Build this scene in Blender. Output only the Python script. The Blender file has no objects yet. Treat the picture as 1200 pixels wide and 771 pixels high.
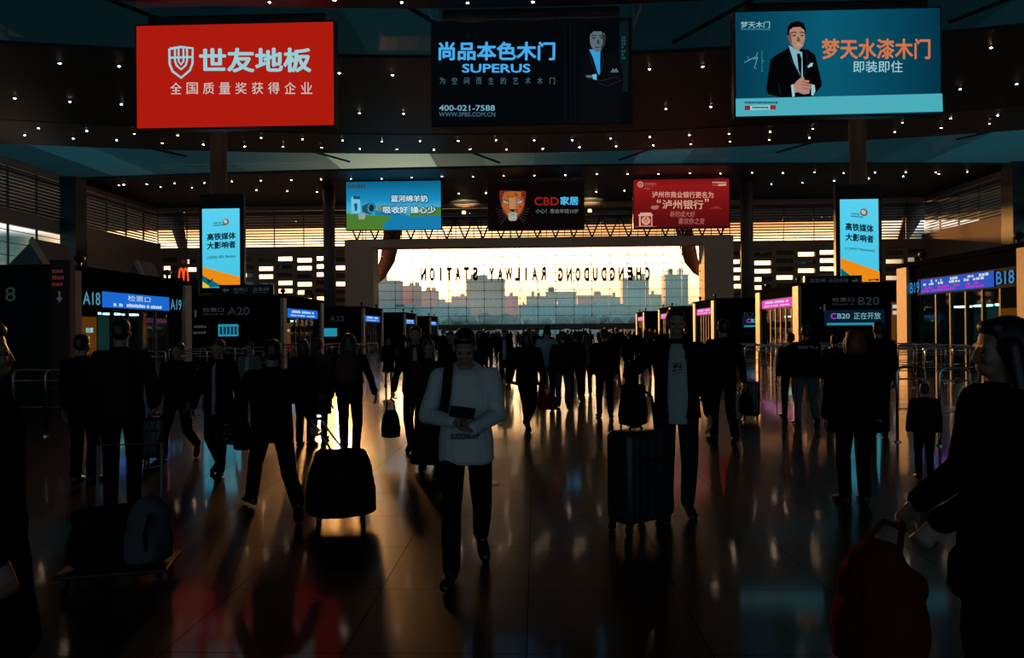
import bpy, math, random
import numpy as np
from mathutils import Vector, Matrix, noise
random.seed(7)
SC = bpy.context.scene
COL = SC.collection
R = math.radians
PI = math.pi

# ------------------------------------------------------------------ camera
FPX = 870.0
CAMZ = 1.6
cam_d = bpy.data.cameras.new('camera')
cam_d.sensor_width = 36.0
cam_d.lens = FPX / 1200.0 * 36.0
cam_d.clip_end = 5000
cam = bpy.data.objects.new('camera', cam_d)
COL.objects.link(cam)
YAW, PITCH, ROLL = R(1.84), R(0.16), R(-0.5)
CM = Matrix.Rotation(YAW, 3, 'Z') @ Matrix.Rotation(PI / 2 + PITCH, 3, 'X') @ Matrix.Rotation(ROLL, 3, 'Z')
cam.matrix_world = Matrix.Translation((0, 0, CAMZ)) @ CM.to_4x4()
SC.camera = cam


def at(px, py, Y):
    """point of the hall at depth Y that the pixel looks at"""
    d = CM @ Vector(((px - 600) / FPX, (385.5 - py) / FPX, -1))
    t = Y / d.y
    return Vector((d.x * t, Y, CAMZ + d.z * t))


def ground(px, py):
    d = CM @ Vector(((px - 600) / FPX, (385.5 - py) / FPX, -1))
    t = -CAMZ / d.z
    return Vector((d.x * t, d.y * t, 0))


# ------------------------------------------------------------------ colour management
SC.view_settings.view_transform = 'Standard'
SC.view_settings.look = 'None'
SC.view_settings.exposure = 0.0
SC.view_settings.gamma = 1.0
SC.view_settings.use_curve_mapping = False
SC.cycles.max_bounces = 8
SC.cycles.transparent_max_bounces = 12
SC.cycles.sample_clamp_indirect = 3.0
SC.cycles.caustics_reflective = False
SC.cycles.caustics_refractive = False


def S(r, g, b):
    """sRGB 0-255 to linear"""
    def f(c):
        c /= 255.0
        return c / 12.92 if c <= 0.04045 else ((c + 0.055) / 1.055) ** 2.4
    return (f(r), f(g), f(b))


# ------------------------------------------------------------------ world: sunset in front, dusk behind
SUN_AZ, SUN_EL = R(-14.6), R(6.8)
SUN_DIR = Vector((math.sin(SUN_AZ) * math.cos(SUN_EL), math.cos(SUN_AZ) * math.cos(SUN_EL), math.sin(SUN_EL)))
GLOW_DIR = Vector((math.sin(R(-9.5)) * math.cos(R(4.0)), math.cos(R(-9.5)) * math.cos(R(4.0)), math.sin(R(4.0))))
world = bpy.data.worlds.new('sky')
SC.world = world
world.use_nodes = True
nt = world.node_tree
nt.nodes.clear()


class NG:
    def __init__(s, tree): s.t = tree
    def n(s, typ, **kw):
        x = s.t.nodes.new(typ)
        for k, v in kw.items():
            setattr(x, k, v)
        return x
    def l(s, a, b): s.t.links.new(a, b)
    def math(s, op, a, b=None, c=None):
        x = s.n('ShaderNodeMath', operation=op)
        for i, v in enumerate((a, b, c)):
            if v is None: continue
            if isinstance(v, (int, float)): x.inputs[i].default_value = v
            else: s.l(v, x.inputs[i])
        return x.outputs[0]
    def mix(s, f, a, b, blend='MIX'):
        x = s.n('ShaderNodeMix', data_type='RGBA', blend_type=blend)
        x.clamp_factor = True
        for i, v in ((0, f), (6, a), (7, b)):
            if isinstance(v, (int, float)): x.inputs[i].default_value = v
            elif isinstance(v, tuple): x.inputs[i].default_value = (*v, 1)
            else: s.l(v, x.inputs[i])
        return x.outputs[2]
    def ramp(s, f, stops, interp='LINEAR'):
        x = s.n('ShaderNodeValToRGB')
        x.color_ramp.interpolation = interp
        e = x.color_ramp.elements
        e[0].position, e[0].color = stops[0][0], (*stops[0][1], 1)
        e[1].position, e[1].color = stops[1][0], (*stops[1][1], 1)
        for p, c in stops[2:]:
            q = e.new(p); q.color = (*c, 1)
        s.l(f, x.inputs[0])
        return x.outputs[0]


g = NG(nt)
tc = g.n('ShaderNodeTexCoord')
sep = g.n('ShaderNodeSeparateXYZ')
g.l(tc.outputs['Generated'], sep.inputs[0])
zz = sep.outputs[2]
# sunset side, by elevation
west = g.ramp(zz, [(0.0, (2.0, 1.35, 1.05)), (0.035, (4.0, 2.9, 1.9)), (0.075, (4.6, 3.4, 2.1)), (0.108, (5.2, 3.5, 1.9)), (0.119, (2.4, 1.35, .62)),
                   (0.129, (1.9, .72, .22)), (0.143, (1.0, .32, .10)), (0.152, (.10, .06, .05)), (0.2, (.05, .18, .21)), (1.0, (.05, .28, .35))])
pale = g.ramp(zz, [(0.0, (.02, .06, .065)), (0.112, (.03, .08, .085)), (0.117, (1.3, 1.3, 1.25)), (0.130, (1.3, 1.3, 1.25)), (0.136, (.10, .14, .14)), (0.155, (.04, .07, .075)), (0.2, (.05, .18, .21)), (1.0, (.05, .28, .35))])
east = g.ramp(zz, [(0.0, (.40, .58, .68)), (0.3, (.50, .82, .96)), (0.6, (.16, .46, .55)), (1.0, (.05, .28, .35))])
az = g.math('ABSOLUTE', g.math('ADD', sep.outputs[0], 0.06))
side = g.n('ShaderNodeMapRange', interpolation_type='SMOOTHSTEP')
side.inputs[1].default_value = .42; side.inputs[2].default_value = .52
g.l(az, side.inputs[0])
front = g.mix(side.outputs[0], west, pale)
fb = g.n('ShaderNodeMapRange', interpolation_type='SMOOTHSTEP')
fb.inputs[1].default_value = -.25; fb.inputs[2].default_value = .45
g.l(sep.outputs[1], fb.inputs[0])
sky = g.mix(fb.outputs[0], east, front)
dot = g.n('ShaderNodeVectorMath', operation='DOT_PRODUCT')
g.l(tc.outputs['Generated'], dot.inputs[0]); dot.inputs[1].default_value = GLOW_DIR
dp = g.math('MAXIMUM', dot.outputs['Value'], 0.0)
glow = g.math('ADD', g.math('MULTIPLY', g.math('POWER', dp, 1400.0), 3.0), g.math('MULTIPLY', g.math('POWER', dp, 110.0), 4.5))
gm = g.n('ShaderNodeVectorMath', operation='SCALE')
gm.inputs[0].default_value = (1.0, .66, .34); g.l(glow, gm.inputs['Scale'])
addc = g.n('ShaderNodeVectorMath', operation='ADD')
g.l(sky, addc.inputs[0]); g.l(gm.outputs[0], addc.inputs[1])
bg = g.n('ShaderNodeBackground'); g.l(addc.outputs[0], bg.inputs[0]); bg.inputs[1].default_value = 1.0
wo = g.n('ShaderNodeOutputWorld'); g.l(bg.outputs[0], wo.inputs[0])

# ------------------------------------------------------------------ sun and window portals
sun_d = bpy.data.lights.new('sun', 'SUN')
sun_d.energy = 7.0
sun_d.color = (1.0, .44, .13)
sun_d.angle = R(4.0)
sun = bpy.data.objects.new('sun', sun_d)
COL.objects.link(sun)
sun.rotation_mode = 'QUATERNION'
sun.rotation_quaternion = SUN_DIR.to_track_quat('Z', 'Y')
sun.location = SUN_DIR * 100


def portal(name, loc, rx, sx, sy):
    d = bpy.data.lights.new(name, 'AREA')
    d.shape = 'RECTANGLE'; d.size = sx; d.size_y = sy
    d.cycles.is_portal = True
    o = bpy.data.objects.new(name, d)
    o.location = loc; o.rotation_euler = rx
    COL.objects.link(o)


portal('sunset_window_portal', (.5, 123.6, 9.1), (R(-90), 0, 0), 54, 13)      # aims -Y
portal('rear_fill_portal', (0, -59.6, 9.5), (R(90), 0, 0), 96, 15)          # aims +Y
portal('clerestory_portal', (0, 125.4, 19.2), (R(-90), 0, 0), 126, 6)

# ------------------------------------------------------------------ materials
MATS = {}


def mat(name, col, rough=.6, metal=0.0, var=.15, scale=6.0, spec=.5, bump=0.0):
    if name in MATS: return MATS[name]
    m = bpy.data.materials.new(name); m.use_nodes = True
    t = m.node_tree; b = t.nodes['Principled BSDF']
    q = NG(t)
    co = q.n('ShaderNodeTexCoord')
    nz = q.n('ShaderNodeTexNoise'); nz.inputs['Scale'].default_value = scale; nz.inputs['Detail'].default_value = 3
    q.l(co.outputs['Object'], nz.inputs['Vector'])
    c = q.mix(nz.outputs['Fac'], tuple(x * (1 - var) for x in col), tuple(min(1, x * (1 + var)) for x in col))
    q.l(c, b.inputs['Base Color'])
    b.inputs['Roughness'].default_value = rough
    b.inputs['Metallic'].default_value = metal
    b.inputs['Specular IOR Level'].default_value = spec
    if bump:
        bp = q.n('ShaderNodeBump'); bp.inputs['Strength'].default_value = bump; bp.inputs['Distance'].default_value = .02
        q.l(nz.outputs['Fac'], bp.inputs['Height']); q.l(bp.outputs[0], b.inputs['Normal'])
    MATS[name] = m
    return m


def emit(name, rgb, k=1.0):
    """lit print or LED of an sRGB colour"""
    if name in MATS: return MATS[name]
    m = bpy.data.materials.new(name); m.use_nodes = True
    t = m.node_tree; t.nodes.clear(); q = NG(t)
    e = q.n('ShaderNodeEmission'); e.inputs[0].default_value = (*S(*rgb), 1); e.inputs[1].default_value = k
    o = q.n('ShaderNodeOutputMaterial'); q.l(e.outputs[0], o.inputs[0])
    MATS[name] = m
    return m


def emit_grad(name, stops, axis=2, lo=-1, hi=1, patt=None):
    """lit print whose artwork runs through several colours along an object axis"""
    m = bpy.data.materials.new(name); m.use_nodes = True
    t = m.node_tree; t.nodes.clear(); q = NG(t)
    co = q.n('ShaderNodeTexCoord'); sp = q.n('ShaderNodeSeparateXYZ'); q.l(co.outputs['Object'], sp.inputs[0])
    mr = q.n('ShaderNodeMapRange'); mr.inputs[1].default_value = lo; mr.inputs[2].default_value = hi
    q.l(sp.outputs[axis], mr.inputs[0])
    c = q.ramp(mr.outputs[0], [(p, S(*x)) for p, x in stops])
    e = q.n('ShaderNodeEmission'); q.l(c, e.inputs[0])
    o = q.n('ShaderNodeOutputMaterial'); q.l(e.outputs[0], o.inputs[0])
    return m


def glass(name, tint=(.9, .95, .95), refl=.08):
    if name in MATS: return MATS[name]
    m = bpy.data.materials.new(name); m.use_nodes = True
    t = m.node_tree; t.nodes.clear(); q = NG(t)
    tr = q.n('ShaderNodeBsdfTransparent'); tr.inputs[0].default_value = (*tint, 1)
    gl = q.n('ShaderNodeBsdfGlossy'); gl.inputs['Roughness'].default_value = .03
    mx = q.n('ShaderNodeMixShader'); mx.inputs[0].default_value = refl
    q.l(tr.outputs[0], mx.inputs[1]); q.l(gl.outputs[0], mx.inputs[2])
    o = q.n('ShaderNodeOutputMaterial'); q.l(mx.outputs[0], o.inputs[0])
    MATS[name] = m
    return m


def floor_mat():
    m = bpy.data.materials.new('polished floor tiles'); m.use_nodes = True
    t = m.node_tree; b = t.nodes['Principled BSDF']; q = NG(t)
    co = q.n('ShaderNodeTexCoord')
    mp = q.n('ShaderNodeMapping'); mp.inputs['Location'].default_value = (.06, -.02, 0)
    q.l(co.outputs['Object'], mp.inputs['Vector'])
    br = q.n('ShaderNodeTexBrick'); br.offset = 0.0
    br.inputs['Scale'].default_value = 1.0
    br.inputs['Brick Width'].default_value = .915; br.inputs['Row Height'].default_value = .915
    br.inputs['Mortar Size'].default_value = .004; br.inputs['Mortar Smooth'].default_value = .2
    br.inputs['Color1'].default_value = (.020, .018, .0165, 1); br.inputs['Color2'].default_value = (.015, .014, .013, 1)
    br.inputs['Mortar'].default_value = (.012, .011, .01, 1)
    q.l(mp.outputs[0], br.inputs['Vector'])
    nz = q.n('ShaderNodeTexNoise'); nz.inputs['Scale'].default_value = 1.4; nz.inputs['Detail'].default_value = 5
    q.l(co.outputs['Object'], nz.inputs['Vector'])
    c = q.mix(nz.outputs['Fac'], (.82, .82, .82), (1.15, 1.15, 1.15))
    q.l(q.mix(1.0, br.outputs['Color'], c, 'MULTIPLY'), b.inputs['Base Color'])
    rr = q.math('MULTIPLY_ADD', br.outputs['Fac'], .0, .27)
    rr = q.math('MULTIPLY_ADD', nz.outputs['Fac'], .06, rr)
    q.l(rr, b.inputs['Roughness'])
    b.inputs['Specular IOR Level'].default_value = .07
    b.inputs['Coat Weight'].default_value = 1.0; b.inputs['Coat IOR'].default_value = 1.11
    q.l(q.math('MULTIPLY_ADD', nz.outputs['Fac'], .05, .045), b.inputs['Coat Roughness'])
    bp = q.n('ShaderNodeBump'); bp.inputs['Strength'].default_value = .04; bp.inputs['Distance'].default_value = .003; bp.invert = True
    q.l(br.outputs['Fac'], bp.inputs['Height']); q.l(bp.outputs[0], b.inputs['Normal'])
    dj = q.n('ShaderNodeBsdfDiffuse'); dj.inputs[0].default_value = (.012, .011, .01, 1)
    mx = q.n('ShaderNodeMixShader'); q.l(q.math('MULTIPLY', br.outputs['Fac'], .75), mx.inputs[0]); q.l(b.outputs[0], mx.inputs[1]); q.l(dj.outputs[0], mx.inputs[2])
    q.l(mx.outputs[0], t.nodes['Material Output'].inputs['Surface'])
    return m


def perforated_mat(name, c1, c2, pitch):
    m = bpy.data.materials.new(name); m.use_nodes = True
    t = m.node_tree; b = t.nodes['Principled BSDF']; q = NG(t)
    co = q.n('ShaderNodeTexCoord'); sp = q.n('ShaderNodeSeparateXYZ'); q.l(co.outputs['Object'], sp.inputs[0])
    a = q.math('SINE', q.math('MULTIPLY', sp.outputs[0], 2 * PI / pitch))
    d = q.math('SINE', q.math('MULTIPLY', sp.outputs[1], 2 * PI / (pitch * 3.2)))
    s_ = q.math('MULTIPLY_ADD', q.math('MULTIPLY_ADD', d, .35, a), .5, .5)
    q.l(q.mix(s_, c1, c2), b.inputs['Base Color'])
    b.inputs['Roughness'].default_value = .55
    return m


def facade_mat(name, wall, pane, w, h):
    m = bpy.data.materials.new(name); m.use_nodes = True
    t = m.node_tree; b = t.nodes['Principled BSDF']; q = NG(t)
    co = q.n('ShaderNodeTexCoord'); sp = q.n('ShaderNodeSeparateXYZ'); q.l(co.outputs['Object'], sp.inputs[0])
    cb = q.n('ShaderNodeCombineXYZ')
    q.l(q.math('ADD', sp.outputs[0], sp.outputs[1]), cb.inputs[0]); q.l(sp.outputs[2], cb.inputs[1])
    br = q.n('ShaderNodeTexBrick'); br.offset = 0.0
    br.inputs['Scale'].default_value = 1.0
    br.inputs['Brick Width'].default_value = w; br.inputs['Row Height'].default_value = h
    br.inputs['Mortar Size'].default_value = .8; br.inputs['Mortar Smooth'].default_value = .1
    br.inputs['Color1'].default_value = (*pane, 1); br.inputs['Color2'].default_value = (*[x * 1.3 for x in pane], 1)
    br.inputs['Mortar'].default_value = (*wall, 1)
    q.l(cb.outputs[0], br.inputs['Vector'])
    q.l(br.outputs['Color'], b.inputs['Base Color'])
    b.inputs['Roughness'].default_value = .7
    return m


# ------------------------------------------------------------------ mesh builder
class MB:
    def __init__(s):
        s.v = []; s.f = []; s.m = []
    def add(s, vs, fs, mi=0):
        o = len(s.v)
        s.v.extend([tuple(x) for x in vs])
        s.f.extend([tuple(i + o for i in f) for f in fs])
        s.m.extend([mi] * len(fs))
        return s
    def box(s, c, d, rz=0.0, mi=0, M=None):
        x, y, z = d[0] / 2, d[1] / 2, d[2] / 2
        vs = [Vector(p) for p in ((-x, -y, -z), (x, -y, -z), (x, y, -z), (-x, y, -z), (-x, -y, z), (x, -y, z), (x, y, z), (-x, y, z))]
        if M is None: M = Matrix.Rotation(rz, 3, 'Z')
        vs = [M @ v + Vector(c) for v in vs]
        return s.add(vs, [(0, 3, 2, 1), (4, 5, 6, 7), (0, 1, 5, 4), (1, 2, 6, 5), (2, 3, 7, 6), (3, 0, 4, 7)], mi)
    def b2(s, x0, x1, y0, y1, z0, z1, mi=0):
        return s.box(((x0 + x1) / 2, (y0 + y1) / 2, (z0 + z1) / 2), (x1 - x0, y1 - y0, z1 - z0), mi=mi)
    def rbox(s, c, d, r, M=None, n=4):
        """box with rounded vertical edges and softened top and bottom"""
        x, y, z = d[0] / 2, d[1] / 2, d[2] / 2
        r = min(r, x * .99, y * .99, z * .99)
        secs = []
        for k in range(n + 1):
            a = PI / 2 * k / n
            secs.append((-z + r - r * math.cos(a), r - r * math.sin(a)))
        secs += [(-q, w) for q, w in reversed(secs)]
        rings = []
        for zz_, ins in secs:
            ring = []
            for cx, cy, a0 in ((x - r, y - r, 0), (-x + r, y - r, 90), (-x + r, -y + r, 180), (x - r, -y + r, 270)):
                for k in range(n + 1):
                    a = R(a0 + 90 * k / n)
                    rr = r - ins
                    ring.append(Vector((cx + rr * math.cos(a), cy + rr * math.sin(a), zz_)))
            rings.append(ring)
        N = len(rings[0]); vs = [v for ring in rings for v in ring]
        if M is not None: vs = [M @ v for v in vs]
        vs = [v + Vector(c) for v in vs]
        fs = []
        for i in range(len(rings) - 1):
            for j in range(N):
                a, b = i * N + j, i * N + (j + 1) % N
                fs.append((a, b, b + N, a + N))
        fs.append(tuple(range(N - 1, -1, -1))); fs.append(tuple(range((len(rings) - 1) * N, len(rings) * N)))
        return s.add(vs, fs)
    def loft(s, secs, u=None, v=None, n=16, mi=0):
        """closed skin over (centre, a, b) sections; u, v are the section axes"""
        vs = []; fs = []
        for sec in secs:
            c, a, b = Vector(sec[0]), sec[1], sec[2]
            uu = Vector(sec[3]) if len(sec) > 3 else (u or Vector((1, 0, 0)))
            vv = Vector(sec[4]) if len(sec) > 4 else (v or Vector((0, 1, 0)))
            for k in range(n):
                t = 2 * PI * k / n
                vs.append(c + uu * (a * math.cos(t)) + vv * (b * math.sin(t)))
        m = len(secs)
        for i in range(m - 1):
            for k in range(n):
                a, b = i * n + k, i * n + (k + 1) % n
                fs.append((a, b, b + n, a + n))
        fs.append(tuple(range(n - 1, -1, -1))); fs.append(tuple(range((m - 1) * n, m * n)))
        return s.add(vs, fs, mi)
    def cyl(s, p0, p1, r0, r1=None, n=12, mi=0):
        p0, p1 = Vector(p0), Vector(p1)
        r1 = r0 if r1 is None else r1
        d = (p1 - p0).normalized()
        u = d.cross(Vector((0, 0, 1)) if abs(d.z) < .9 else Vector((1, 0, 0))).normalized(); v = d.cross(u)
        return s.loft([(p0, r0, r0), (p1, r1, r1)], u, v, n, mi)
    def cap(s, p0, p1, r0, r1=None, n=12, k=4):
        """tapered capsule"""
        p0, p1 = Vector(p0), Vector(p1)
        r1 = r0 if r1 is None else r1
        d = (p1 - p0)
        d = d.normalized() if d.length > 1e-6 else Vector((0, 0, 1))
        u = d.cross(Vector((0, 0, 1)) if abs(d.z) < .9 else Vector((1, 0, 0))).normalized(); v = d.cross(u)
        secs = []
        for i in range(k + 1):
            a = PI / 2 * i / k * .98 + .02
            secs.append((p0 - d * (r0 * math.cos(a)), r0 * math.sin(a), r0 * math.sin(a)))
        for i in range(k, -1, -1):
            a = PI / 2 * i / k * .98 + .02
            secs.append((p1 + d * (r1 * math.cos(a)), r1 * math.sin(a), r1 * math.sin(a)))
        return s.loft(secs, u, v, n)
    def ell(s, c, r, M=None, n=16, k=9):
        secs = []
        M = M or Matrix.Identity(3)
        c = Vector(c)
        for i in range(k + 1):
            a = PI * (i / k) * .98 + .01 * PI
            secs.append((c + M @ Vector((0, 0, -r[2] * math.cos(a))), r[0] * math.sin(a), r[1] * math.sin(a)))
        return s.loft(secs, M @ Vector((1, 0, 0)), M @ Vector((0, 1, 0)), n)
    def tube(s, pts, r, n=8):
        """bent tube through points"""
        pts = [Vector(p) for p in pts]
        secs = []
        u = None
        for i, p in enumerate(pts):
            d = (pts[min(i + 1, len(pts) - 1)] - pts[max(i - 1, 0)]).normalized()
            if u is None:
                u = d.cross(Vector((0, 0, 1)) if abs(d.z) < .9 else Vector((1, 0, 0))).normalized()
            else:
                u = (u - d * u.dot(d)).normalized()
            rr = r[i] if isinstance(r, (list, tuple)) else r
            secs.append((p, rr, rr, tuple(u), tuple(d.cross(u))))
        return s.loft(secs, n=n)
    def prism(s, pts, y0, y1, mi=0):
        """x-z outline given depth in y"""
        n = len(pts)
        vs = [(x, y0, z) for x, z in pts] + [(x, y1, z) for x, z in pts]
        fs = [tuple(range(n)), tuple(range(2 * n - 1, n - 1, -1))]
        fs += [(i, i + n, (i + 1) % n + n, (i + 1) % n) for i in range(n)]
        return s.add(vs, fs, mi)
    def build(s, name, m, parent=None, smooth=False, loc=None, rz=0.0):
        me = bpy.data.meshes.new(name)
        me.from_pydata(s.v, [], s.f)
        for x in (m if isinstance(m, (list, tuple)) else [m]):
            me.materials.append(x)
        if len(me.materials) > 1:
            me.polygons.foreach_set('material_index', s.m)
        if smooth:
            me.polygons.foreach_set('use_smooth', [True] * len(me.polygons))
        me.update()
        o = bpy.data.objects.new(name, me)
        COL.objects.link(o)
        if parent is not None: o.parent = parent
        if loc is not None: o.location = loc
        if rz: o.rotation_euler.z = rz
        return o


def tag(o, label, cat, group=None):
    o['label'] = label; o['category'] = cat
    if group: o['group'] = group
    return o


def thing(name, label, cat, loc=(0, 0, 0), rz=0.0, group=None):
    o = bpy.data.objects.new(name, None)
    o.empty_display_size = .2
    COL.objects.link(o)
    o.location = loc; o.rotation_euler.z = rz
    return tag(o, label, cat, group)


def struct(o):
    o['kind'] = 'structure'
    return o


def copy_tree(o, parent=None):
    c = o.copy(); COL.objects.link(c)
    if parent is not None: c.parent = parent
    for ch in list(o.children): copy_tree(ch, c)
    return c


# ------------------------------------------------------------------ lettering
TXT = {}


def glyphs(body, bold=0.0):
    k = (body, bold)
    if k in TXT: return TXT[k]
    cu = bpy.data.curves.new('lettering', 'FONT')
    cu.body = body; cu.offset = 0.0; cu.resolution_u = 3
    o = bpy.data.objects.new('lettering', cu); COL.objects.link(o)
    me = bpy.data.meshes.new_from_object(o.evaluated_get(bpy.context.evaluated_depsgraph_get()))
    v = np.zeros(len(me.vertices) * 3); me.vertices.foreach_get('co', v); v = v.reshape(-1, 3)
    fs = [tuple(p.vertices) for p in me.polygons]
    bpy.data.objects.remove(o); bpy.data.curves.remove(cu); bpy.data.meshes.remove(me)
    if bold > .004:      # heavier strokes: the outline repeated a little to each side
        v0, f0, nv = v, list(fs), len(v)
        vv = []; fs = []
        for j, (dx, dy) in enumerate(((0, 0), (1, 0), (-1, 0), (0, 1), (0, -1), (.7, .7), (-.7, .7), (.7, -.7), (-.7, -.7))):
            vv.append(v0 + np.array([dx * bold, dy * bold, 0])); fs += [tuple(i + j * nv for i in f) for f in f0]
        v = np.concatenate(vv)
    lo = v.min(0); hi = v.max(0)
    TXT[k] = (v, fs, lo, hi)
    return TXT[k]


class Art:
    """the artwork of one lit panel: corners given in the picture's own units map to the panel's face"""
    def __init__(s, parent, W, H, tl, tr, bl, y=-.13, zc=0.0):
        s.p = parent; s.W = W; s.H = H; s.y = y; s.zc = zc
        a = np.array([[tr[0] - tl[0], bl[0] - tl[0]], [tr[1] - tl[1], bl[1] - tl[1]]], float)
        s.inv = np.linalg.inv(a); s.tl = np.array(tl, float)
    def P(s, x, y):
        u, v = s.inv @ (np.array((x, y), float) - s.tl)
        return (u - .5) * s.W, (.5 - v) * s.H + s.zc
    def poly(s, pts, m, layer=1, name='picture', parent=None):
        q = [s.P(*p) for p in pts]
        y = s.y - .012 * layer
        mb = MB().add([(x, y, z) for x, z in q], [tuple(range(len(q)))])
        return mb.build(name, m, parent or s.p)
    def ring(s, c, r, w, m, layer=1, name='emblem', a0=0, a1=360, n=24, ry=None):
        ry = ry or r
        vs = []; fs = []
        y = s.y - .012 * layer
        for k in range(n + 1):
            a = R(a0 + (a1 - a0) * k / n)
            for q in (0, w):
                x, z = s.P(c[0] + (r - q) * math.cos(a), c[1] + (ry - q) * math.sin(a))
                vs.append((x, y, z))
        for k in range(n):
            fs.append((2 * k, 2 * k + 1, 2 * k + 3, 2 * k + 2))
        return MB().add(vs, fs).build(name, m, s.p)
    def oval(s, c, rx, ry, m, layer=1, name='picture', n=24):
        return s.poly([(c[0] + rx * math.cos(2 * PI * k / n), c[1] + ry * math.sin(2 * PI * k / n)) for k in range(n)], m, layer, name)
    def stroke(s, pts, w, m, layer=1, name='emblem'):
        vs = []; fs = []
        y = s.y - .012 * layer
        for i, p in enumerate(pts):
            a = Vector(pts[max(i - 1, 0)]); b = Vector(pts[min(i + 1, len(pts) - 1)])
            d = (b - a).normalized(); nrm = Vector((-d.y, d.x)) * (w / 2)
            for sg in (1, -1):
                x, z = s.P(p[0] + sg * nrm.x, p[1] + sg * nrm.y); vs.append((x, y, z))
        for i in range(len(pts) - 1):
            fs.append((2 * i, 2 * i + 1, 2 * i + 3, 2 * i + 2))
        return MB().add(vs, fs).build(name, m, s.p)
    def text(s, body, rect, m, layer=2, bold=.0, name='lettering', tilt=0.0, grow=0.0):
        v, fs, lo, hi = glyphs(body, bold)
        x0, y0, x1, y1 = rect
        y = s.y - .012 * layer
        out = []
        for a in v:
            u = (a[0] - lo[0]) / max(hi[0] - lo[0], 1e-6); w = (a[1] - lo[1]) / max(hi[1] - lo[1], 1e-6)
            x, z = s.P(x0 + (x1 - x0) * u + tilt * w * (y1 - y0), y1 + (y0 - y1) * w)
            out.append((x, y, z))
        return MB().add(out, fs).build(name, m, s.p)
    def spaced(s, body, rect, m, cw, layer=2, bold=.0, name='lettering'):
        x0, y0, x1, y1 = rect; n = len(body); vs = []; fs_ = []; y = s.y - .012 * layer
        for i, ch in enumerate(body):
            v, fs, lo, hi = glyphs(ch, bold); a0 = x0 + (x1 - x0 - cw) * i / (n - 1); o = len(vs)
            for a in v:
                u = (a[0] - lo[0]) / max(hi[0] - lo[0], 1e-6); w = (a[1] - lo[1]) / max(hi[1] - lo[1], 1e-6)
                x, z = s.P(a0 + cw * u, y1 + (y0 - y1) * w); vs.append((x, y, z))
            fs_ += [tuple(j + o for j in f) for f in fs]
        return MB().add(vs, fs_).build(name, m, s.p)
    def lines(s, x0, x1, ys, h, m, layer=2, name='lettering', seed=1, gap=.25, step=6):
        """rows of print too small to read"""
        rnd = random.Random(seed); mb = MB(); y = s.y - .012 * layer
        for yy in ys:
            x = x0
            while x < x1:
                w = step * rnd.uniform(.6, 1.2)
                q = [s.P(x, yy), s.P(x + w * (1 - gap), yy), s.P(x + w * (1 - gap), yy + h * rnd.uniform(.7, 1)), s.P(x, yy + h)]
                mb.add([(a, y, b) for a, b in q], [(0, 1, 2, 3)])
                x += w
        return mb.build(name, m, s.p)


# ------------------------------------------------------------------ voxel bodies, finished in one batch
PEND = []
CLOTH_TEX = bpy.data.textures.new('cloth folds', 'CLOUDS'); CLOTH_TEX.noise_scale = .16


def vox(mb, name, m, parent, size, smooth=4, folds=0.0):
    o = mb.build(name, m, parent, smooth=True)
    a = o.modifiers.new('union', 'REMESH'); a.mode = 'VOXEL'; a.voxel_size = size; a.use_smooth_shade = True
    if smooth:
        b = o.modifiers.new('soften', 'SMOOTH'); b.iterations = smooth; b.factor = .5
    if folds:
        d = o.modifiers.new('folds', 'DISPLACE'); d.texture = CLOTH_TEX; d.strength = folds; d.mid_level = .5; d.texture_coords = 'LOCAL'
    PEND.append(o)
    return o


def finish_voxels():
    dg = bpy.context.evaluated_depsgraph_get()
    done = {}
    for o in PEND:
        me = bpy.data.meshes.new_from_object(o.evaluated_get(dg))
        done[o] = me
    for o, me in done.items():
        old = o.data
        o.modifiers.clear()
        o.data = me
        me.polygons.foreach_set('use_smooth', [True] * len(me.polygons))
        bpy.data.meshes.remove(old)
    PEND.clear()

# ================================================================== THE HALL
M_floor = floor_mat()
M_dark = mat('dark steel', (.025, .026, .028), .5, .3)
M_wall = mat('brown wall panels', (.42, .28, .20), .8)
M_wall2 = mat('portal cladding', (.85, .62, .46), .7)
M_slat = mat('dark louver blade', (.05, .04, .036), .5)
M_mull = mat('window cable steel', (.06, .05, .045), .4, .5)
M_ceil = perforated_mat('perforated ceiling', (.007, .010, .011), (.032, .040, .042), .30)
M_ceil_bounce = perforated_mat('bounce toned perforated ceiling', (.045, .042, .04), (.13, .12, .11), .36)  # paler, warmer copy: light bounced off the floor put into the colour
M_cove = mat('skylight cove', (.10, .14, .15), .7)
M_glass = glass('clear glass', (.93, .96, .96), .06)
M_sky_glass = glass('frosted skylight', (.55, .75, .78), .05)
M_conc = mat('column cladding', (.13, .105, .09), .5)

XW = 64.0
YB, YF = -60.0, 124.0
ZC = 23.0
struct(MB().b2(-XW - 1, XW + 1, YB - 1, YF + 1.5, -.3, 0).build('floor', M_floor))

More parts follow.
